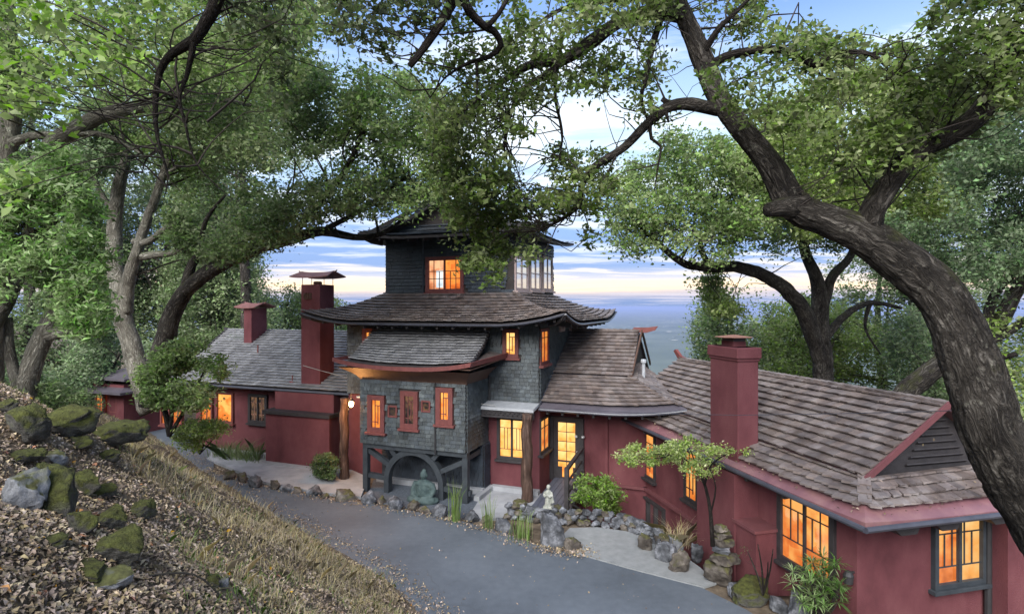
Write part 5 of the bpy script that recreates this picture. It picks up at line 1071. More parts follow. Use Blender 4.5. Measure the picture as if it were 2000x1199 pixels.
# ------------------------------------------------------------------ oaks beyond the right wing
tree('oak_tree', 'spreading oak rising behind the right wing ridge with a long limb reaching left', [
    [(1614, 900, 24, .5), (1611, 745, 24, .42), (1607, 690, 24, .4), (1600, 630, 24, .38), (1602, 580, 24, .33), (1590, 530, 24, .25), (1570, 480, 24, .2), (1560, 400, 23.5, .15), (1580, 300, 23, .09)],
    [(1604, 705, 24, .36), (1575, 620, 23.5, .32), (1545, 575, 23, .3), (1500, 540, 22.5, .26), (1440, 520, 22, .23), (1390, 520, 21.5, .2), (1340, 515, 21, .15), (1280, 470, 20.5, .1), (1240, 430, 20, .05)],
    [(1605, 600, 24, .25), (1625, 540, 24, .2), (1660, 500, 24.5, .16), (1690, 430, 25, .08)], [(1606, 665, 24, .2), (1650, 615, 24.5, .15), (1700, 590, 25, .12), (1760, 600, 25.5, .07)],
    [(1385, 518, 21.5, .12), (1368, 480, 21.3, .1), (1382, 450, 21, .08), (1420, 420, 20.8, .04)], [(1700, 590, 25, .1), (1690, 640, 25, .06), (1720, 690, 25, .03)],
    [(1570, 480, 24, .14), (1640, 400, 23, .12), (1690, 330, 22.5, .1), (1680, 260, 22, .06)], [(1640, 400, 23, .1), (1635, 330, 22.6, .08), (1620, 250, 22, .05)]],
    [([(1195, 350), (1260, 290), (1390, 268), (1500, 330), (1520, 440), (1430, 500), (1370, 480), (1300, 478), (1225, 505), (1190, 430)], 17.5, 22, 620, 70, .34, .13, 'leaf_fresh', {'gap': .40, 'ns': .35, 'tw': 8, 'tr': .03, 'tmax': 4}),
     ([(1440, 300), (1540, 170), (1700, 150), (1880, 170), (1930, 330), (1880, 450), (1760, 470), (1700, 420), (1600, 440), (1500, 420)], 18, 25, 1500, 80, .36, .14, 'leaf_light', {'gap': .40, 'ns': .35, 'tw': 8, 'tr': .03, 'tmax': 4}),
     ([(1480, 420), (1620, 420), (1720, 500), (1680, 560), (1560, 510), (1480, 500)], 20, 25, 130, 60, .3, .13, 'leaf_mid', {'gap': .46, 'tw': 4, 'tr': .03, 'tmax': 4}),
     ([(1370, 545), (1430, 525), (1500, 560), (1490, 620), (1400, 610)], 20, 23, 90, 60, .3, .13, 'leaf_light', {'gap': .42, 'tw': 4, 'tr': .02, 'tmax': 4})], 'bark', twig_m='bark_dark')
tree('oak_tree', 'dark crowned oak with a low slanting trunk seen behind the great leaning trunk', [
    [(1640, 960, 14, 0.331), (1700, 850, 14, 0.302), (1762, 775, 14, 0.266), (1830, 715, 14, 0.238), (1900, 670, 14, 0.209), (1950, 630, 14, 0.180), (1990, 560, 14, 0.144), (2050, 480, 14, 0.108), (2100, 380, 14, 0.058)],
    [(1900, 672, 14, 0.144), (1960, 650, 14, 0.115), (2040, 600, 14, 0.072)], [(1915, 662, 14, 0.130), (1945, 570, 14.2, 0.101), (1985, 520, 14.4, 0.086), (2010, 430, 14.6, 0.050)], [(1985, 690, 13, 0.058), (1930, 700, 13.5, 0.072), (1880, 690, 14, 0.072)]],
    [([(1850, 260), (1960, 200), (2150, 180), (2150, 640), (2000, 540), (1920, 560), (1850, 480)], 12.5, 18, 1250, 70, .26, .10, 'leaf_blue', {'gap': .36, 'ns': .4, 'tw': 8, 'tr': .02}),
     ([(1700, 430), (1840, 430), (1900, 560), (1840, 660), (1760, 610), (1700, 520)], 14, 19, 170, 60, .26, .11, 'leaf_blue', {'gap': .45, 'tw': 6, 'tr': .02}),
     ([(1930, 640), (2120, 560), (2120, 980), (1985, 900), (1950, 760)], 12, 17, 260, 60, .26, .10, 'leaf_light', {'gap': .42, 'tw': 8, 'tr': .02})], 'bark', twig_m='bark_dark')
def bgtree(label, px, pyb, Y, polys, leaf, n, size, name='oak_tree', r=.35, group=None, limbs=None):
    top = min(min(p[1] for p in q) for q in polys)
    lb_ = [[(px+6, pyb, Y, r*1.1), (px, pyb*.7+top*.3, Y, r*.85), (px-6, pyb*.4+top*.6, Y, r*.5), (px+4, top+12, Y, r*.15)]]
    for q in polys:
        cxm = sum(p[0] for p in q)/len(q); cym = sum(p[1] for p in q)/len(q); lb_.append([(px, pyb*.65+top*.35, Y, r*.5), ((px+cxm)/2, (cym*1.2+pyb*.8)/2, Y-.5, r*.35), (cxm, cym, Y-1, r*.15)])
    if limbs: lb_ += limbs
    ar = lambda q: abs(sum(q[i][0]*q[(i+1) % len(q)][1]-q[(i+1) % len(q)][0]*q[i][1] for i in range(len(q))))/2
    return tree(name, label, lb_, [(q, Y-Y*.09, Y+Y*.09, max(40, int(n*ar(q)/sum(map(ar, polys)))), 70, .42*Y/28, size, leaf, {'gap': .38, 'ns': .35, 'tw': 10, 'tr': .03, 'tmax': 5}) for q in polys], 'bark', group, step=.6)
bgtree('rounded pale green tree just right of the distant bay view', 1430, 760, 34, [[(1362, 640), (1385, 590), (1440, 566), (1500, 590), (1515, 660), (1500, 735), (1400, 735), (1366, 700)]], 'leaf_mid', 420, .17)
bgtree('broad green tree filling the gap behind the right wing ridge', 1560, 800, 31, [[(1500, 640), (1540, 585), (1640, 590), (1740, 640), (1765, 720), (1740, 800), (1560, 770), (1500, 720)]], 'leaf_light', 620, .16)
bgtree('hazy tree behind the slanting trunk near the right border', 1830, 860, 28, [[(1735, 640), (1800, 600), (1880, 640), (1890, 800), (1790, 830), (1745, 780)]], 'leaf_far', 330, .16)
bgtree('tall hazy green tree behind the leaning trunk at upper right', 1790, 820, 36, [[(1620, 430), (1700, 330), (1850, 320), (1960, 420), (1940, 640), (1800, 620), (1680, 560)]], 'leaf_far', 520, .18)
# ------------------------------------------------------------------ left trees
tree('oak_tree', 'pale barked oak with a forked upright trunk behind the bush at left', [
    [(296, 800, 19, 0.374), (272, 722, 19, 0.331), (243, 630, 19, 0.288), (229, 540, 19, 0.259), (222, 450, 19, 0.230), (231, 370, 19, 0.202), (246, 300, 19.2, 0.158), (232, 220, 19.5, 0.108), (216, 120, 20, 0.058)],
    [(246, 610, 19, 0.216), (256, 530, 18.8, 0.187), (281, 450, 18.6, 0.158), (306, 380, 18.4, 0.137), (331, 310, 18.2, 0.108), (362, 240, 18, 0.058)],
    [(274, 500, 18.8, 0.144), (305, 495, 18.5, 0.122), (345, 490, 18.3, 0.086), (380, 455, 18, 0.050)], [(262, 470, 18.8, 0.115), (290, 470, 18.5, 0.108), (330, 440, 18.2, 0.086), (350, 440, 18, 0.043)],
    [(226, 420, 19, 0.101), (190, 360, 19, 0.079), (170, 290, 19, 0.043)], [(240, 330, 19, 0.086), (200, 270, 19, 0.065), (150, 250, 19, 0.036)], [(318, 345, 18.3, 0.072), (380, 300, 18, 0.050), (440, 270, 17.5, 0.029)]],
    [([(180, 90), (380, 60), (540, 60), (610, 160), (560, 300), (500, 380), (400, 420), (330, 330), (250, 250)], 16, 22, 800, 70, .32, .12, 'leaf_fresh', {'gap': .40, 'ns': .33, 'tw': 8, 'tr': .03, 'tmax': 4}),
     ([(320, 340), (500, 360), (520, 440), (430, 520), (340, 460)], 17, 21, 190, 60, .3, .12, 'leaf_mid', {'gap': .44, 'tw': 5, 'tr': .03, 'tmax': 4}),
     ([(120, 180), (230, 200), (220, 340), (130, 330)], 17, 21, 160, 60, .3, .12, 'leaf_blue', {'gap': .42, 'tw': 6, 'tr': .03})], 'bark_pale', twig_m='bark')
tree('oak_tree', 'dark oak with a long limb sweeping right to the tower roof', [
    [(296, 790, 18, 0.360), (316, 690, 18, 0.317), (330, 635, 17.9, 0.288), (345, 595, 17.8, 0.259), (370, 558, 17.5, 0.230), (422, 520, 17.2, 0.230), (500, 485, 17, 0.202), (570, 465, 16.8, 0.173), (630, 450, 16.6, 0.144), (690, 462, 16.5, 0.101), (745, 455, 16.4, 0.072), (800, 415, 16.3, 0.029)],
    [(362, 572, 17.5, 0.180), (372, 522, 17.4, 0.144), (390, 490, 17.3, 0.101), (402, 430, 17, 0.065), (440, 380, 16.5, 0.036)], [(740, 458, 16.4, 0.043), (733, 425, 16.3, 0.032), (722, 400, 16.2, 0.014)],
    [(560, 468, 16.8, 0.115), (620, 400, 16, 0.086), (680, 320, 15, 0.065), (720, 230, 14.5, 0.036)], [(500, 485, 17, 0.101), (540, 430, 16.5, 0.072), (560, 380, 16, 0.036)], [(630, 450, 16.6, 0.086), (720, 400, 15.5, 0.065), (800, 340, 14.5, 0.036)]],
    [([(420, 430), (520, 375), (640, 340), (760, 340), (850, 350), (850, 385), (760, 405), (640, 425), (560, 468), (440, 510), (385, 500)], 14, 17.6, 410, 66, .26, .105, 'leaf_mid', {'gap': .42, 'ns': .4, 'tw': 6, 'tr': .025, 'tmax': 3.5}),
     ([(640, 160), (720, 130), (800, 150), (880, 250), (890, 390), (780, 410), (660, 340), (650, 260)], 12.5, 16, 470, 66, .26, .10, 'leaf_fresh', {'gap': .36, 'ns': .4, 'tw': 8, 'tr': .025, 'tmax': 3.5}),
     ([(530, 150), (640, 130), (650, 290), (560, 300)], 13, 17, 240, 66, .26, .10, 'leaf_mid', {'gap': .40, 'ns': .4, 'tw': 8, 'tr': .025})], 'bark', twig_m='bark_dark')
tree('laurel_tree', 'glossy bright green laurel with dense hanging foliage at the left border', [
    [(30, 860, 11, 0.221), (58, 720, 11, 0.187), (84, 655, 11, 0.170), (108, 600, 11, 0.145), (120, 530, 11, 0.102), (105, 430, 11, 0.060)], [(86, 655, 11, 0.128), (140, 640, 10.8, 0.102), (175, 600, 10.6, 0.060)],
    [(45, 790, 11, 0.111), (22, 700, 10.8, 0.093), (16, 620, 10.6, 0.068)], [(-60, 690, 10.4, 0.170), (0, 600, 10.4, 0.153), (40, 520, 10.4, 0.119), (60, 420, 10.4, 0.060)]],
    [([(-110, 310), (110, 296), (195, 390), (212, 520), (190, 600), (150, 640), (100, 570), (-110, 560)], 9.4, 11.8, 1050, 64, .16, .12, 'leaf_laurel', {'gap': .36, 'ns': .6, 'asp': .28, 'tw': 8, 'tr': .012, 'up': .2})], 'bark_pale', twig_m='bark')
tree('oak_tree', 'grey oak with a heavy curved limb crossing the upper left corner', [
    [(-40, 900, 12.5, 0.351), (-25, 700, 12.5, 0.296), (-5, 480, 12.5, 0.234), (10, 330, 12.5, 0.203), (24, 200, 12.5, 0.172), (20, 60, 12.5, 0.133), (10, -120, 12.5, 0.078)],
    [(-5, 470, 12.5, 0.203), (40, 370, 12.2, 0.195), (75, 320, 12, 0.187), (115, 272, 12, 0.183), (165, 240, 12, 0.164), (230, 215, 12, 0.140), (300, 205, 12.3, 0.109), (400, 190, 13, 0.070), (520, 212, 14, 0.031)],
    [(14, 280, 12.5, 0.109), (60, 265, 12.3, 0.094), (105, 262, 12.1, 0.078)], [(130, 262, 12, 0.078), (200, 262, 12, 0.055), (280, 300, 12, 0.023)], [(300, 205, 12.3, 0.062), (350, 180, 12.5, 0.047), (420, 185, 13, 0.039)]],
    [([(-110, -110), (430, -110), (470, 60), (430, 180), (260, 180), (130, 190), (-110, 270)], 9.5, 14, 780, 60, .22, .095, 'leaf_fresh', {'gap': .38, 'ns': .45, 'tw': 22, 'tr': .02}),
     ([(430, -100), (620, -100), (640, 60), (600, 150), (470, 150)], 9.5, 14, 300, 60, .22, .095, 'leaf_fresh', {'gap': .40, 'ns': .45, 'tw': 18, 'tr': .02}),
     ([(280, 190), (420, 200), (560, 230), (520, 330), (400, 330), (300, 260)], 11, 14.5, 190, 60, .22, .09, 'leaf_mid', {'gap': .43, 'tw': 16, 'tr': .02})], 'bark_pale', twig_m='bark')
# overhanging oak rooted beside the camera; only its twigs and limbs enter the frame
tree('oak_tree', 'near oak whose bare dark twigs and limbs hang into the top of the view', [
    [('w', -5.2, .6, tz1(-5.2, .6)-.3, .42), ('w', -5.0, .8, 6.5, .36), ('w', -4.4, 1.6, 8.6, .3), ('w', -3.4, 3.2, 10.0, .22), ('w', -1.8, 4.6, 10.3, .17), ('w', -.4, 5.5, 10.2, .12), ('w', .8, 6.0, 10.0, .06)],
    [('w', -3.0, 3.7, 10.1, .12), (470, -130, 5.4, .085), (428, -10, 5.5, .065), (402, 42, 5.6, .058), (378, 78, 5.6, .052), (335, 105, 5.7, .04), (312, 140, 5.8, .034), (303, 200, 5.8, .028), (308, 270, 5.8, .018), (328, 340, 5.8, .010), (322, 380, 5.8, .004)],
    [(378, 82, 5.6, .034), (364, 150, 5.7, .022), (350, 190, 5.7, .018), (362, 240, 5.7, .014), (376, 300, 5.7, .010), (400, 340, 5.7, .007), (455, 388, 5.7, .004)],
    [(352, 190, 5.7, .012), (330, 230, 5.7, .009), (300, 240, 5.7, .005)], [(306, 190, 5.8, .014), (270, 196, 5.8, .010), (230, 205, 5.8, .006)], [(308, 290, 5.8, .012), (285, 310, 5.8, .008), (278, 335, 5.8, .005)], [(362, 240, 5.7, .008), (395, 225, 5.7, .005), (410, 250, 5.7, .003)],
    [('w', -.9, 5.2, 10.2, .10), (900, -70, 5.6, .062), (885, 0, 5.6, .055), (850, 60, 5.6, .045), (822, 100, 5.6, .036), (800, 128, 5.6, .032)],
    [(893, -30, 5.6, .05), (915, 20, 5.7, .045), (945, 50, 5.8, .042), (965, 62, 5.9, .038), (978, 88, 6, .034), (955, 110, 6.1, .028), (915, 122, 6.2, .02), (870, 150, 6.3, .012), (840, 190, 6.4, .006)],
    [(950, 52, 5.8, .03), (975, 25, 5.8, .024), (1000, -20, 5.8, .02)], [(930, 120, 6.1, .016), (932, 160, 6.1, .012), (930, 200, 6.1, .006)]],
    [([(-60, -60), (330, -60), (310, 40), (210, 120), (110, 250), (-60, 270)], 4.6, 7, 100, 22, .13, .085, 'leaf_bright', {'gap': .46, 'ns': 1.0, 'asp': .6, 'tw': 2}),
     ([(-60, 380), (40, 300), (60, 420), (-40, 460)], 4.6, 6, 16, 16, .12, .085, 'leaf_bright', {'gap': .3, 'tw': 2}),
     ([(420, -60), (660, -60), (640, 60), (560, 110), (450, 70)], 5, 7, 110, 26, .12, .07, 'leaf_dark', {'gap': .44, 'ns': 1.0, 'tw': 2}),
     ([(520, 60), (560, 60), (560, 220), (530, 220)], 5.5, 6, 30, 24, .1, .06, 'leaf_dark', {'gap': .3, 'tw': 2}),
     ([(600, -60), (920, -60), (870, 70), (760, 110), (660, 90)], 5, 7, 170, 28, .12, .07, 'leaf_dark', {'gap': .44, 'ns': 1.0, 'tw': 2})], 'bark_dark', twig_m='bark_dark')
bgt = [('hazy blue green oak deep behind the forked trunk', 200, 780, 38, [[(100, 300), (260, 280), (430, 320), (470, 460), (400, 560), (330, 640), (230, 640), (110, 560)]], 'leaf_far', 1150, .19),
       ('shadowy oak at the left border below the laurel crown', 60, 820, 30, [[(-120, 560), (60, 540), (170, 600), (220, 720), (150, 800), (-120, 790)]], 'leaf_far', 560, .16),
       ('hazy oak between the forked trunk and the left wing roof', 420, 760, 36, [[(290, 430), (400, 400), (470, 450), (500, 540), (560, 640), (470, 690), (310, 690)]], 'leaf_far', 900, .17),
       ('distant oak showing above the left wing ridge beside the small chimney', 560, 740, 44, [[(520, 590), (560, 566), (620, 575), (690, 620), (690, 660), (520, 660)]], 'leaf_mid', 330, .2),
       ('dark hazy oak low behind the pale forked trunk', 170, 820, 27, [[(140, 620), (250, 590), (330, 640), (330, 760), (220, 790), (130, 740)]], 'leaf_blue', 420, .14),
       ('tall hazy oak in the upper left background', 60, 800, 34, [[(-120, 180), (80, 140), (260, 170), (330, 300), (200, 400), (-120, 420)]], 'leaf_blue', 620, .18),
       ('hazy oak crown high behind the sweeping limb', 480, 760, 33, [[(330, 120), (480, 90), (600, 180), (590, 330), (500, 430), (380, 420), (320, 280)]], 'leaf_far', 520, .17),
       ('small hazy oak left of the far end bay', 200, 840, 32, [[(0, 700), (90, 680), (220, 700), (230, 800), (100, 830), (0, 800)]], 'leaf_far', 330, .15)]
bgt += [('broad hazy oak filling the gap behind the sweeping limb and left wing', 330, 780, 42, [[(170, 380), (330, 350), (470, 370), (510, 470), (490, 580), (330, 640), (190, 620)]], 'leaf_far', 1000, .2),
        ('hazy oak behind the small left chimney', 470, 760, 46, [[(400, 600), (450, 570), (500, 590), (540, 640), (520, 690), (400, 690)]], 'leaf_far', 420, .2),
        ('pale hazy oak between the forked oak and the great trunk at right', 1720, 800, 40, [[(1630, 520), (1700, 470), (1800, 490), (1850, 580), (1830, 680), (1700, 690), (1640, 620)]], 'leaf_far', 420, .19)]
for a in bgt: bgtree(*a, group='hazy background oaks')
# ------------------------------------------------------------------ shrubs and garden plants
def shrub(name, label, base, stems, poly, Y0, Y1, n, per, rad, size, leaf, opt={}, bark='bark', cat='shrub', r=.02, group=None):
    limbs = [[(base[0], base[1], base[2], r), ((base[0]+s[0])/2+3, (base[1]+s[1])/2, base[2], r*.8), (s[0], s[1], s[2], r*.4)] for s in stems]
    return tree(name, label, limbs, [(q, Y0, Y1, n, per, rad, size, leaf, {'gap': .3, 'tw': 4, 'tr': .006, 'tmax': 1.5, 'raw': 1, **opt}) for q in poly], bark, group, cat, 8, .1, twig_m='bark_dark')
shrub('leafy_shrub', 'large bright green bush in front of the left wing windows', (330, 850, 16.8), [(300, 730, 16.6), (345, 690, 16.8), (400, 720, 17), (320, 780, 16.4)],
      [[(268, 735), (295, 695), (345, 668), (400, 680), (445, 705), (440, 750), (395, 790), (370, 785), (330, 790), (285, 785)]], 15.6, 17.6, 200, 54, .19, .125, 'leaf_fresh', {'asp': .4, 'gap': .47, 'ns': 1.1}, r=.06)
shrub('leafy_shrub', 'olive gold low shrub at the foot of the bright green bush', (390, 885, 17.4), [(370, 830, 17.3), (430, 835, 17.5), (400, 850, 17.2)],
      [[(345, 835), (400, 815), (440, 822), (455, 835), (420, 862), (380, 875), (350, 870)]], 16.8, 18, 110, 46, .13, .08, 'leaf_light', {'asp': .45})
shrub('leafy_shrub', 'wild green shrub on the bank crest behind the mossy boulders', (100, 830, 12), [(80, 770, 12), (120, 760, 12), (190, 770, 12)], [[(50, 780), (90, 745), (140, 752), (180, 775), (185, 800), (110, 808)]], 11, 13, 80, 40, .15, .09, 'leaf_mid', {'asp': .3})
shrub('round_shrub', 'round clipped green shrub on the patio beside the log post', (632, 934, 18.4), [(620, 905, 18.4), (645, 905, 18.4)], [[(612, 905), (622, 888), (640, 884), (656, 894), (658, 918), (648, 930), (620, 930), (611, 918)]], 18.0, 18.8, 110, 50, .08, .07, 'leaf_mid', {'asp': .35})
shrub('fern_shrub', 'bright green leafy shrub beside the entrance walkway railing', (1170, 1010, 15.9), [(1140, 955, 15.8), (1180, 950, 16), (1200, 970, 15.8)], [[(1122, 950), (1140, 930), (1185, 938), (1215, 955), (1215, 985), (1185, 1000), (1150, 985), (1125, 968)]], 15.4, 16.4, 130, 40, .10, .10, 'leaf_bright', {'asp': .35})
mp_ = tree('japanese_maple', 'slender japanese maple with flat layered pale green leaves before the right wing', [
    [(1392, 1065, 11.3, .045), (1388, 1000, 11.4, .038), (1378, 950, 11.5, .032), (1362, 915, 11.6, .026), (1330, 890, 11.7, .016), (1270, 885, 11.8, .008)],
    [(1376, 945, 11.5, .024), (1390, 905, 11.4, .018), (1420, 885, 11.3, .008)], [(1388, 1000, 11.4, .02), (1398, 950, 11.3, .014), (1385, 910, 11.2, .007)], [(1360, 912, 11.6, .016), (1350, 880, 11.7, .012), (1340, 862, 11.7, .006)], [(1320, 888, 11.7, .012), (1260, 895, 11.9, .008), (1205, 890, 12, .004)]],
    [([(1188, 890), (1230, 872), (1300, 868), (1330, 878), (1320, 905), (1260, 908), (1215, 902)], 11.3, 12.5, 64, 40, .08, .055, 'leaf_maple', {'raw': 1, 'gap': .44, 'ns': 1.2, 'up': 1.6, 'tw': 3, 'tr': .005}),
     ([(1300, 865), (1350, 850), (1420, 872), (1455, 882), (1430, 892), (1370, 890), (1310, 888)], 11.0, 12.2, 60, 40, .08, .055, 'leaf_maple', {'raw': 1, 'gap': .44, 'ns': 1.2, 'up': 1.6, 'tw': 3, 'tr': .005}),
     ([(1310, 895), (1370, 890), (1410, 905), (1400, 928), (1340, 925)], 11.0, 12.0, 40, 36, .08, .05, 'leaf_maple', {'raw': 1, 'gap': .44, 'up': 1.6, 'tw': 3, 'tr': .005})], 'bark_dark')
shrub('dry_shrub', 'sparse reddish twiggy shrub beside the chimney shoulder', (1490, 1160, 10.5), [(1460, 1075, 10.5), (1480, 1060, 10.6), (1510, 1070, 10.4), (1500, 1095, 10.3)], [[(1452, 1085), (1470, 1058), (1515, 1062), (1522, 1100), (1480, 1112)]], 10.2, 10.9, 26, 10, .08, .03, 'leaf_dark', {'asp': .6})
def rosettes(name, label, tops, base, leaf, n_leaf, ln, w, cat='shrub', arch=.5):
    e = empty(name, base, label, cat); st = MB(); vs_ = []
    for t in tops:
        t = np.asarray(t); st.tube(catmull([base+rng.normal(size=3)*.03, base*.4+t*.6+rng.normal(size=3)*.03, t], .2), .012, 5)
        a = rng.uniform(0, 2*np.pi, n_leaf); el_ = rng.uniform(-.5, 1.1, n_leaf); d = np.stack([np.cos(a)*np.cos(el_), np.sin(a)*np.cos(el_), np.sin(el_)], 1)
        s = np.cross(d, UP); s /= np.linalg.norm(s, axis=1)[:, None]+1e-6; L_ = ln*rng.uniform(.6, 1.2, n_leaf)[:, None]
        p0 = t+d*.01; p1 = p0+d*L_*.5+UP*.02*L_; p2 = p0+d*L_-UP*L_*arch*.35
        vs_.append(np.stack([p0, p1+s*w/2, p2, p1-s*w/2], 1).reshape(-1, 3))
    obj('stem', st, 'bark_dark', e); npmesh('foliage', np.concatenate(vs_), 4, leaf, e); return e
tops = []
for k in range(46):
    a, rr0 = rng.uniform(0, 2*np.pi), rng.uniform(0, 1)**.6; tops.append(P(1598+rr0*58*math.cos(a), 1135+rr0*52*math.sin(a), 9.9+rng.uniform(-.35, .35)))
rosettes('spiky_shrub', 'spiky green shrub with narrow drooping leaves below the right wing window', tops, P(1600, 1215, 9.95), 'leaf_laurel', 26, .23, .022)
# grass machinery
M['grass_dry'] = mat('dry_grass', [(.30, .24, .13), (.44, .37, .21), (.56, .49, .31)], scale=1.2, rough=.8, island=.35, hue=.015, transl=.3, coords='World', spec=.1)
M['grass_green'] = mat('green_grass', [(.10, .16, .04), (.17, .25, .07), (.26, .34, .11)], scale=1.2, rough=.7, island=.35, hue=.02, transl=.3, coords='World', spec=.1)
def blades(pos, h, w, lean=.5):
    n = len(pos); a = rng.uniform(0, 2*np.pi, n); d = np.stack([np.cos(a), np.sin(a), 0*a], 1); hh = (h*rng.uniform(.5, 1.3, n))[:, None]; ll = hh*lean*rng.uniform(.1, 1.4, n)[:, None]
    b = rng.uniform(0, 2*np.pi, n); s = np.stack([np.cos(b), np.sin(b), 0*b], 1)*w/2
    return np.stack([pos-s, pos+s, pos+UP*hh*.6+d*ll*.35+s*.7, pos+UP*hh*.85+d*ll, pos+UP*hh*.6+d*ll*.35-s*.7], 1)[:, [0, 1, 2, 3, 4]].reshape(-1, 3)
def tuft(label, px, py, hpx, n, m, spread=.07, Y=None, group=None, lean=.25):
    g = P(px, py, (H)*F/(py-598)) if Y is None else P(px, py, Y); pos = g+np.stack([rng.normal(size=n)*spread, rng.normal(size=n)*spread, 0*rng.normal(size=n)], 1)
    return npmesh('grass_clump', blades(pos, hpx*g[1]/F, .014, lean), 5, m, None, label=label, cat='grass', group=group)
tuft('tall green reed tuft standing before the right arch post', 889, 1016, 82, 70, 'grass_green', .06); tuft('tall thin reed tuft between two driveway rocks by the porch slab', 953, 1030, 72, 40, 'grass_green', .07); tuft('green grass tuft beside the big squared boulder', 1020, 1050, 55, 90, 'grass_green', .12)
for i, (x, y, h) in enumerate(((432, 890, 30), (452, 893, 34), (474, 896, 32), (497, 898, 36))): tuft(f'low dark grass clump in the bed by the red wall, {ORD[i]} from the left', x, y, h, 160, 'leaf_mid', .2, lean=1.0)
tuft('dry grass tuft drooping over the rocks behind the stone cairn', 1325, 1060, 40, 160, 'grass_dry', .14, lean=1.2)
# ------------------------------------------------------------------ bank: leaf litter, grass, weeds
def onslope(n, y0=1.9, y1=24, xr=(-1.05, .25)):
    Y = np.exp(rng.uniform(np.log(y0), np.log(y1), n)); X = Y*rng.uniform(*xr, n); q = (9-X-Y-toe_off(X-Y))/1.4142; k = q > .02; return X[k], Y[k], q[k]
M['litter'] = mat('fallen_leaf', [(.11, .08, .05), (.24, .178, .118), (.43, .345, .245)], scale=6, rough=.75, island=.55, hue=.025, spec=.25, coords='World', contrast=(.3, .66))
M['litter_orange'] = mat('orange_leaf', [(.30, .11, .03), (.50, .25, .07)], scale=6, rough=.7, island=.4, hue=.03, coords='World')
X, Y, q = onslope(150000, 1.7, 16); d_ = fbm(np.stack([X*.7, Y*.7, 0*X], 1), 3, 77); k = d_ > .33; X, Y = X[k], Y[k]
c = np.stack([X, Y, tz(X, Y)+.012+rng.uniform(0, .03, len(X))], 1); npmesh('leaf_litter', leafquads(c, .046, .5, 1.1, .3, .6), 4, 'litter', kind='stuff')
X, Y, q = onslope(1100, 1.7, 12); c = np.stack([X, Y, tz(X, Y)+.03], 1); npmesh('orange_leaf_litter', leafquads(c, .065, .6, 1.1, .2), 4, 'litter_orange', kind='stuff')
X = rng.uniform(-9, 4.6, 420); Y = rng.uniform(9, 18, 420); k = inpoly(X, Y, drive); X, Y = X[k], Y[k]; c = np.stack([X, Y, .008+0*X], 1); npmesh('driveway_leaf_litter', leafquads(c, .045, .55, 6, .08), 4, 'litter', kind='stuff')
# litter collected along the rock edging
e1 = np.array(EDGE+[(1.8, 13.2)]); t = rng.uniform(0, len(e1)-1.01, 2600); k = t.astype(int); f_ = (t-k)[:, None]; pp = e1[k]*(1-f_)+e1[k+1]*f_+rng.normal(size=(len(t), 2))*.16-np.array([.05, .12])
npmesh('edging_leaf_litter', leafquads(np.stack([pp[:, 0], pp[:, 1], .015+rng.uniform(0, .03, len(pp))], 1), .05, .55, 2.5, .15), 4, 'litter', kind='stuff')
t1 = np.array(TOE[2:9]); t = rng.uniform(0, len(t1)-1.01, 1800); k = t.astype(int); f_ = (t-k)[:, None]; pp = t1[k]*(1-f_)+t1[k+1]*f_+(np.abs(rng.normal(size=(len(t), 1)))*.22)*np.array([[.7, .7]])+rng.normal(size=(len(t), 2))*.05
npmesh('verge_leaf_litter', leafquads(np.stack([pp[:, 0], pp[:, 1], .012+rng.uniform(0, .02, len(pp))], 1), .045, .55, 2.5, .15), 4, 'litter', kind='stuff')
# grass along the toe and over the shoulder of the bank
def grassfield(n, qlo, qhi, m, h, name, thr, y0=3, y1=26, seed=90, lean=.9):
    X, Y, q = onslope(n, y0, y1); nz_ = fbm(np.stack([X*.55, Y*.55, 0*X], 1), 3, seed); k = (q > qlo) & (q < qhi+(nz_-.5)*2.5) & (nz_ > thr); X, Y = X[k], Y[k]
    npmesh(name, blades(np.stack([X, Y, tz(X, Y)-.01], 1), h, .009, lean), 5, m, kind='stuff')
grassfield(130000, 0, 2.3, 'grass_dry', .13, 'dry_grass', .43); grassfield(30000, 0, 1.5, 'grass_green', .14, 'green_grass', .50, seed=95); grassfield(26000, 1.5, 6, 'grass_green', .13, 'bank_weeds', .56, seed=97)
grassfield(40000, .8, 4.5, 'grass_dry', .22, 'tall_dry_grass', .50, 6, 22, 99)
X, Y, q = onslope(26000, 14, 30, (-1.3, -.45)); pxu = 1000+F*X/Y; k = (q > 1.2) & ((pxu < 170) | (Y > 27.5)); X, Y = X[k], Y[k]; npmesh('undergrowth', leafquads(np.stack([X, Y, tz(X, Y)+rng.gamma(2, .18, len(X))], 1), .13, .4, .4), 4, 'leaf_blue', kind='stuff')
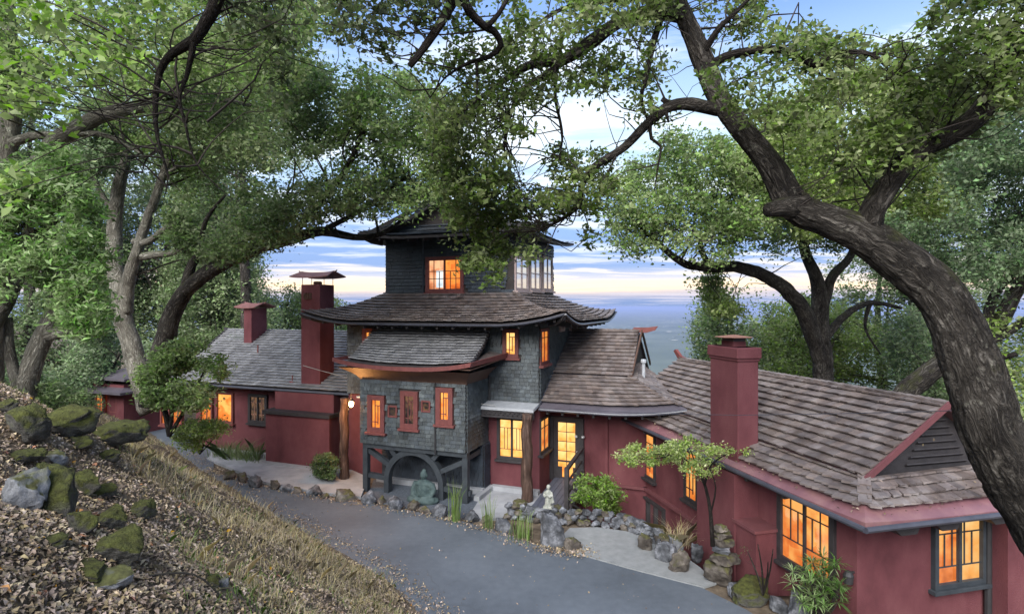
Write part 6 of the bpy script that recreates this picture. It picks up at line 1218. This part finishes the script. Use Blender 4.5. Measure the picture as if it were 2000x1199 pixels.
rl = [Q(rng.uniform(.2, 9), aa, rz0+rmm*aa+.07+.02*(aa > .27)) for aa in np.concatenate([rng.uniform(.03, .26, 110), rng.uniform(.3, 2.4, 60)])]+[Q(aa, rng.uniform(.3, 4.2), rz0+rmm*aa+.09) for aa in rng.uniform(.03, .5, 60)]
npmesh('roof_leaf_litter', leafquads(np.array(rl), .05, .55, 1.5, .2), 4, 'litter', kind='stuff')
# fallen sticks
for i, (a, b_, lb_) in enumerate((((280, 1130), (440, 1180), 'long thin fallen stick low on the leafy bank'), ((420, 1160), (470, 1195), 'short fallen stick near the bottom of the bank'), ((150, 1092), (182, 1050), 'pale bent twig leaning on the bright green mossy rock'))):
    p0, p1 = hit(*a)+UP*.03, hit(*b_)+UP*.04; mb = MB(); mb.tube(catmull([p0, (p0+p1)/2+rng.normal(size=3)*.04+UP*.03, p1], .1), .009, 6); obj('fallen_stick', mb, 'bark', label=lb_, cat='stick')
# understorey woods far down the slope
X = rng.uniform(-70, 90, 60000); Y = rng.uniform(26, 110, 60000); p_ = -(9-X-Y)/1.414; k = (p_ > 14) & (fbm(np.stack([X*.12, Y*.12, 0*X], 1), 3, 12) > .45); X, Y = X[k], Y[k]
zt_ = tz(X, Y); npmesh('wooded_slope', leafquads(np.stack([X, Y, zt_+rng.uniform(0, 1, len(X))**.7*np.minimum(9, 3+.06*Y)*fbm(np.stack([X*.3, Y*.3, 0*X], 1), 2, 4)], 1), .8, .7, .3), 4, 'leaf_far', kind='stuff')
# ------------------------------------------------------------------ air
hb = MB(); hb.box((0, 0, (-158+20)/2+0), (1, 0, 0), (0, 1, 0), UP, FAR+500, FAR+500, (158+20)/2)
hzm, hn, hl = newmat('haze'); ho = hn.new('ShaderNodeOutputMaterial'); pv = hn.new('ShaderNodeVolumePrincipled'); pv.inputs['Color'].default_value = (.46, .56, .90, 1); pv.inputs['Density'].default_value = 9e-5; pv.inputs['Anisotropy'].default_value = .2
hl.new(pv.outputs[0], ho.inputs['Volume']); M['haze'] = hzm; obj('haze', hb, 'haze', kind='stuff')
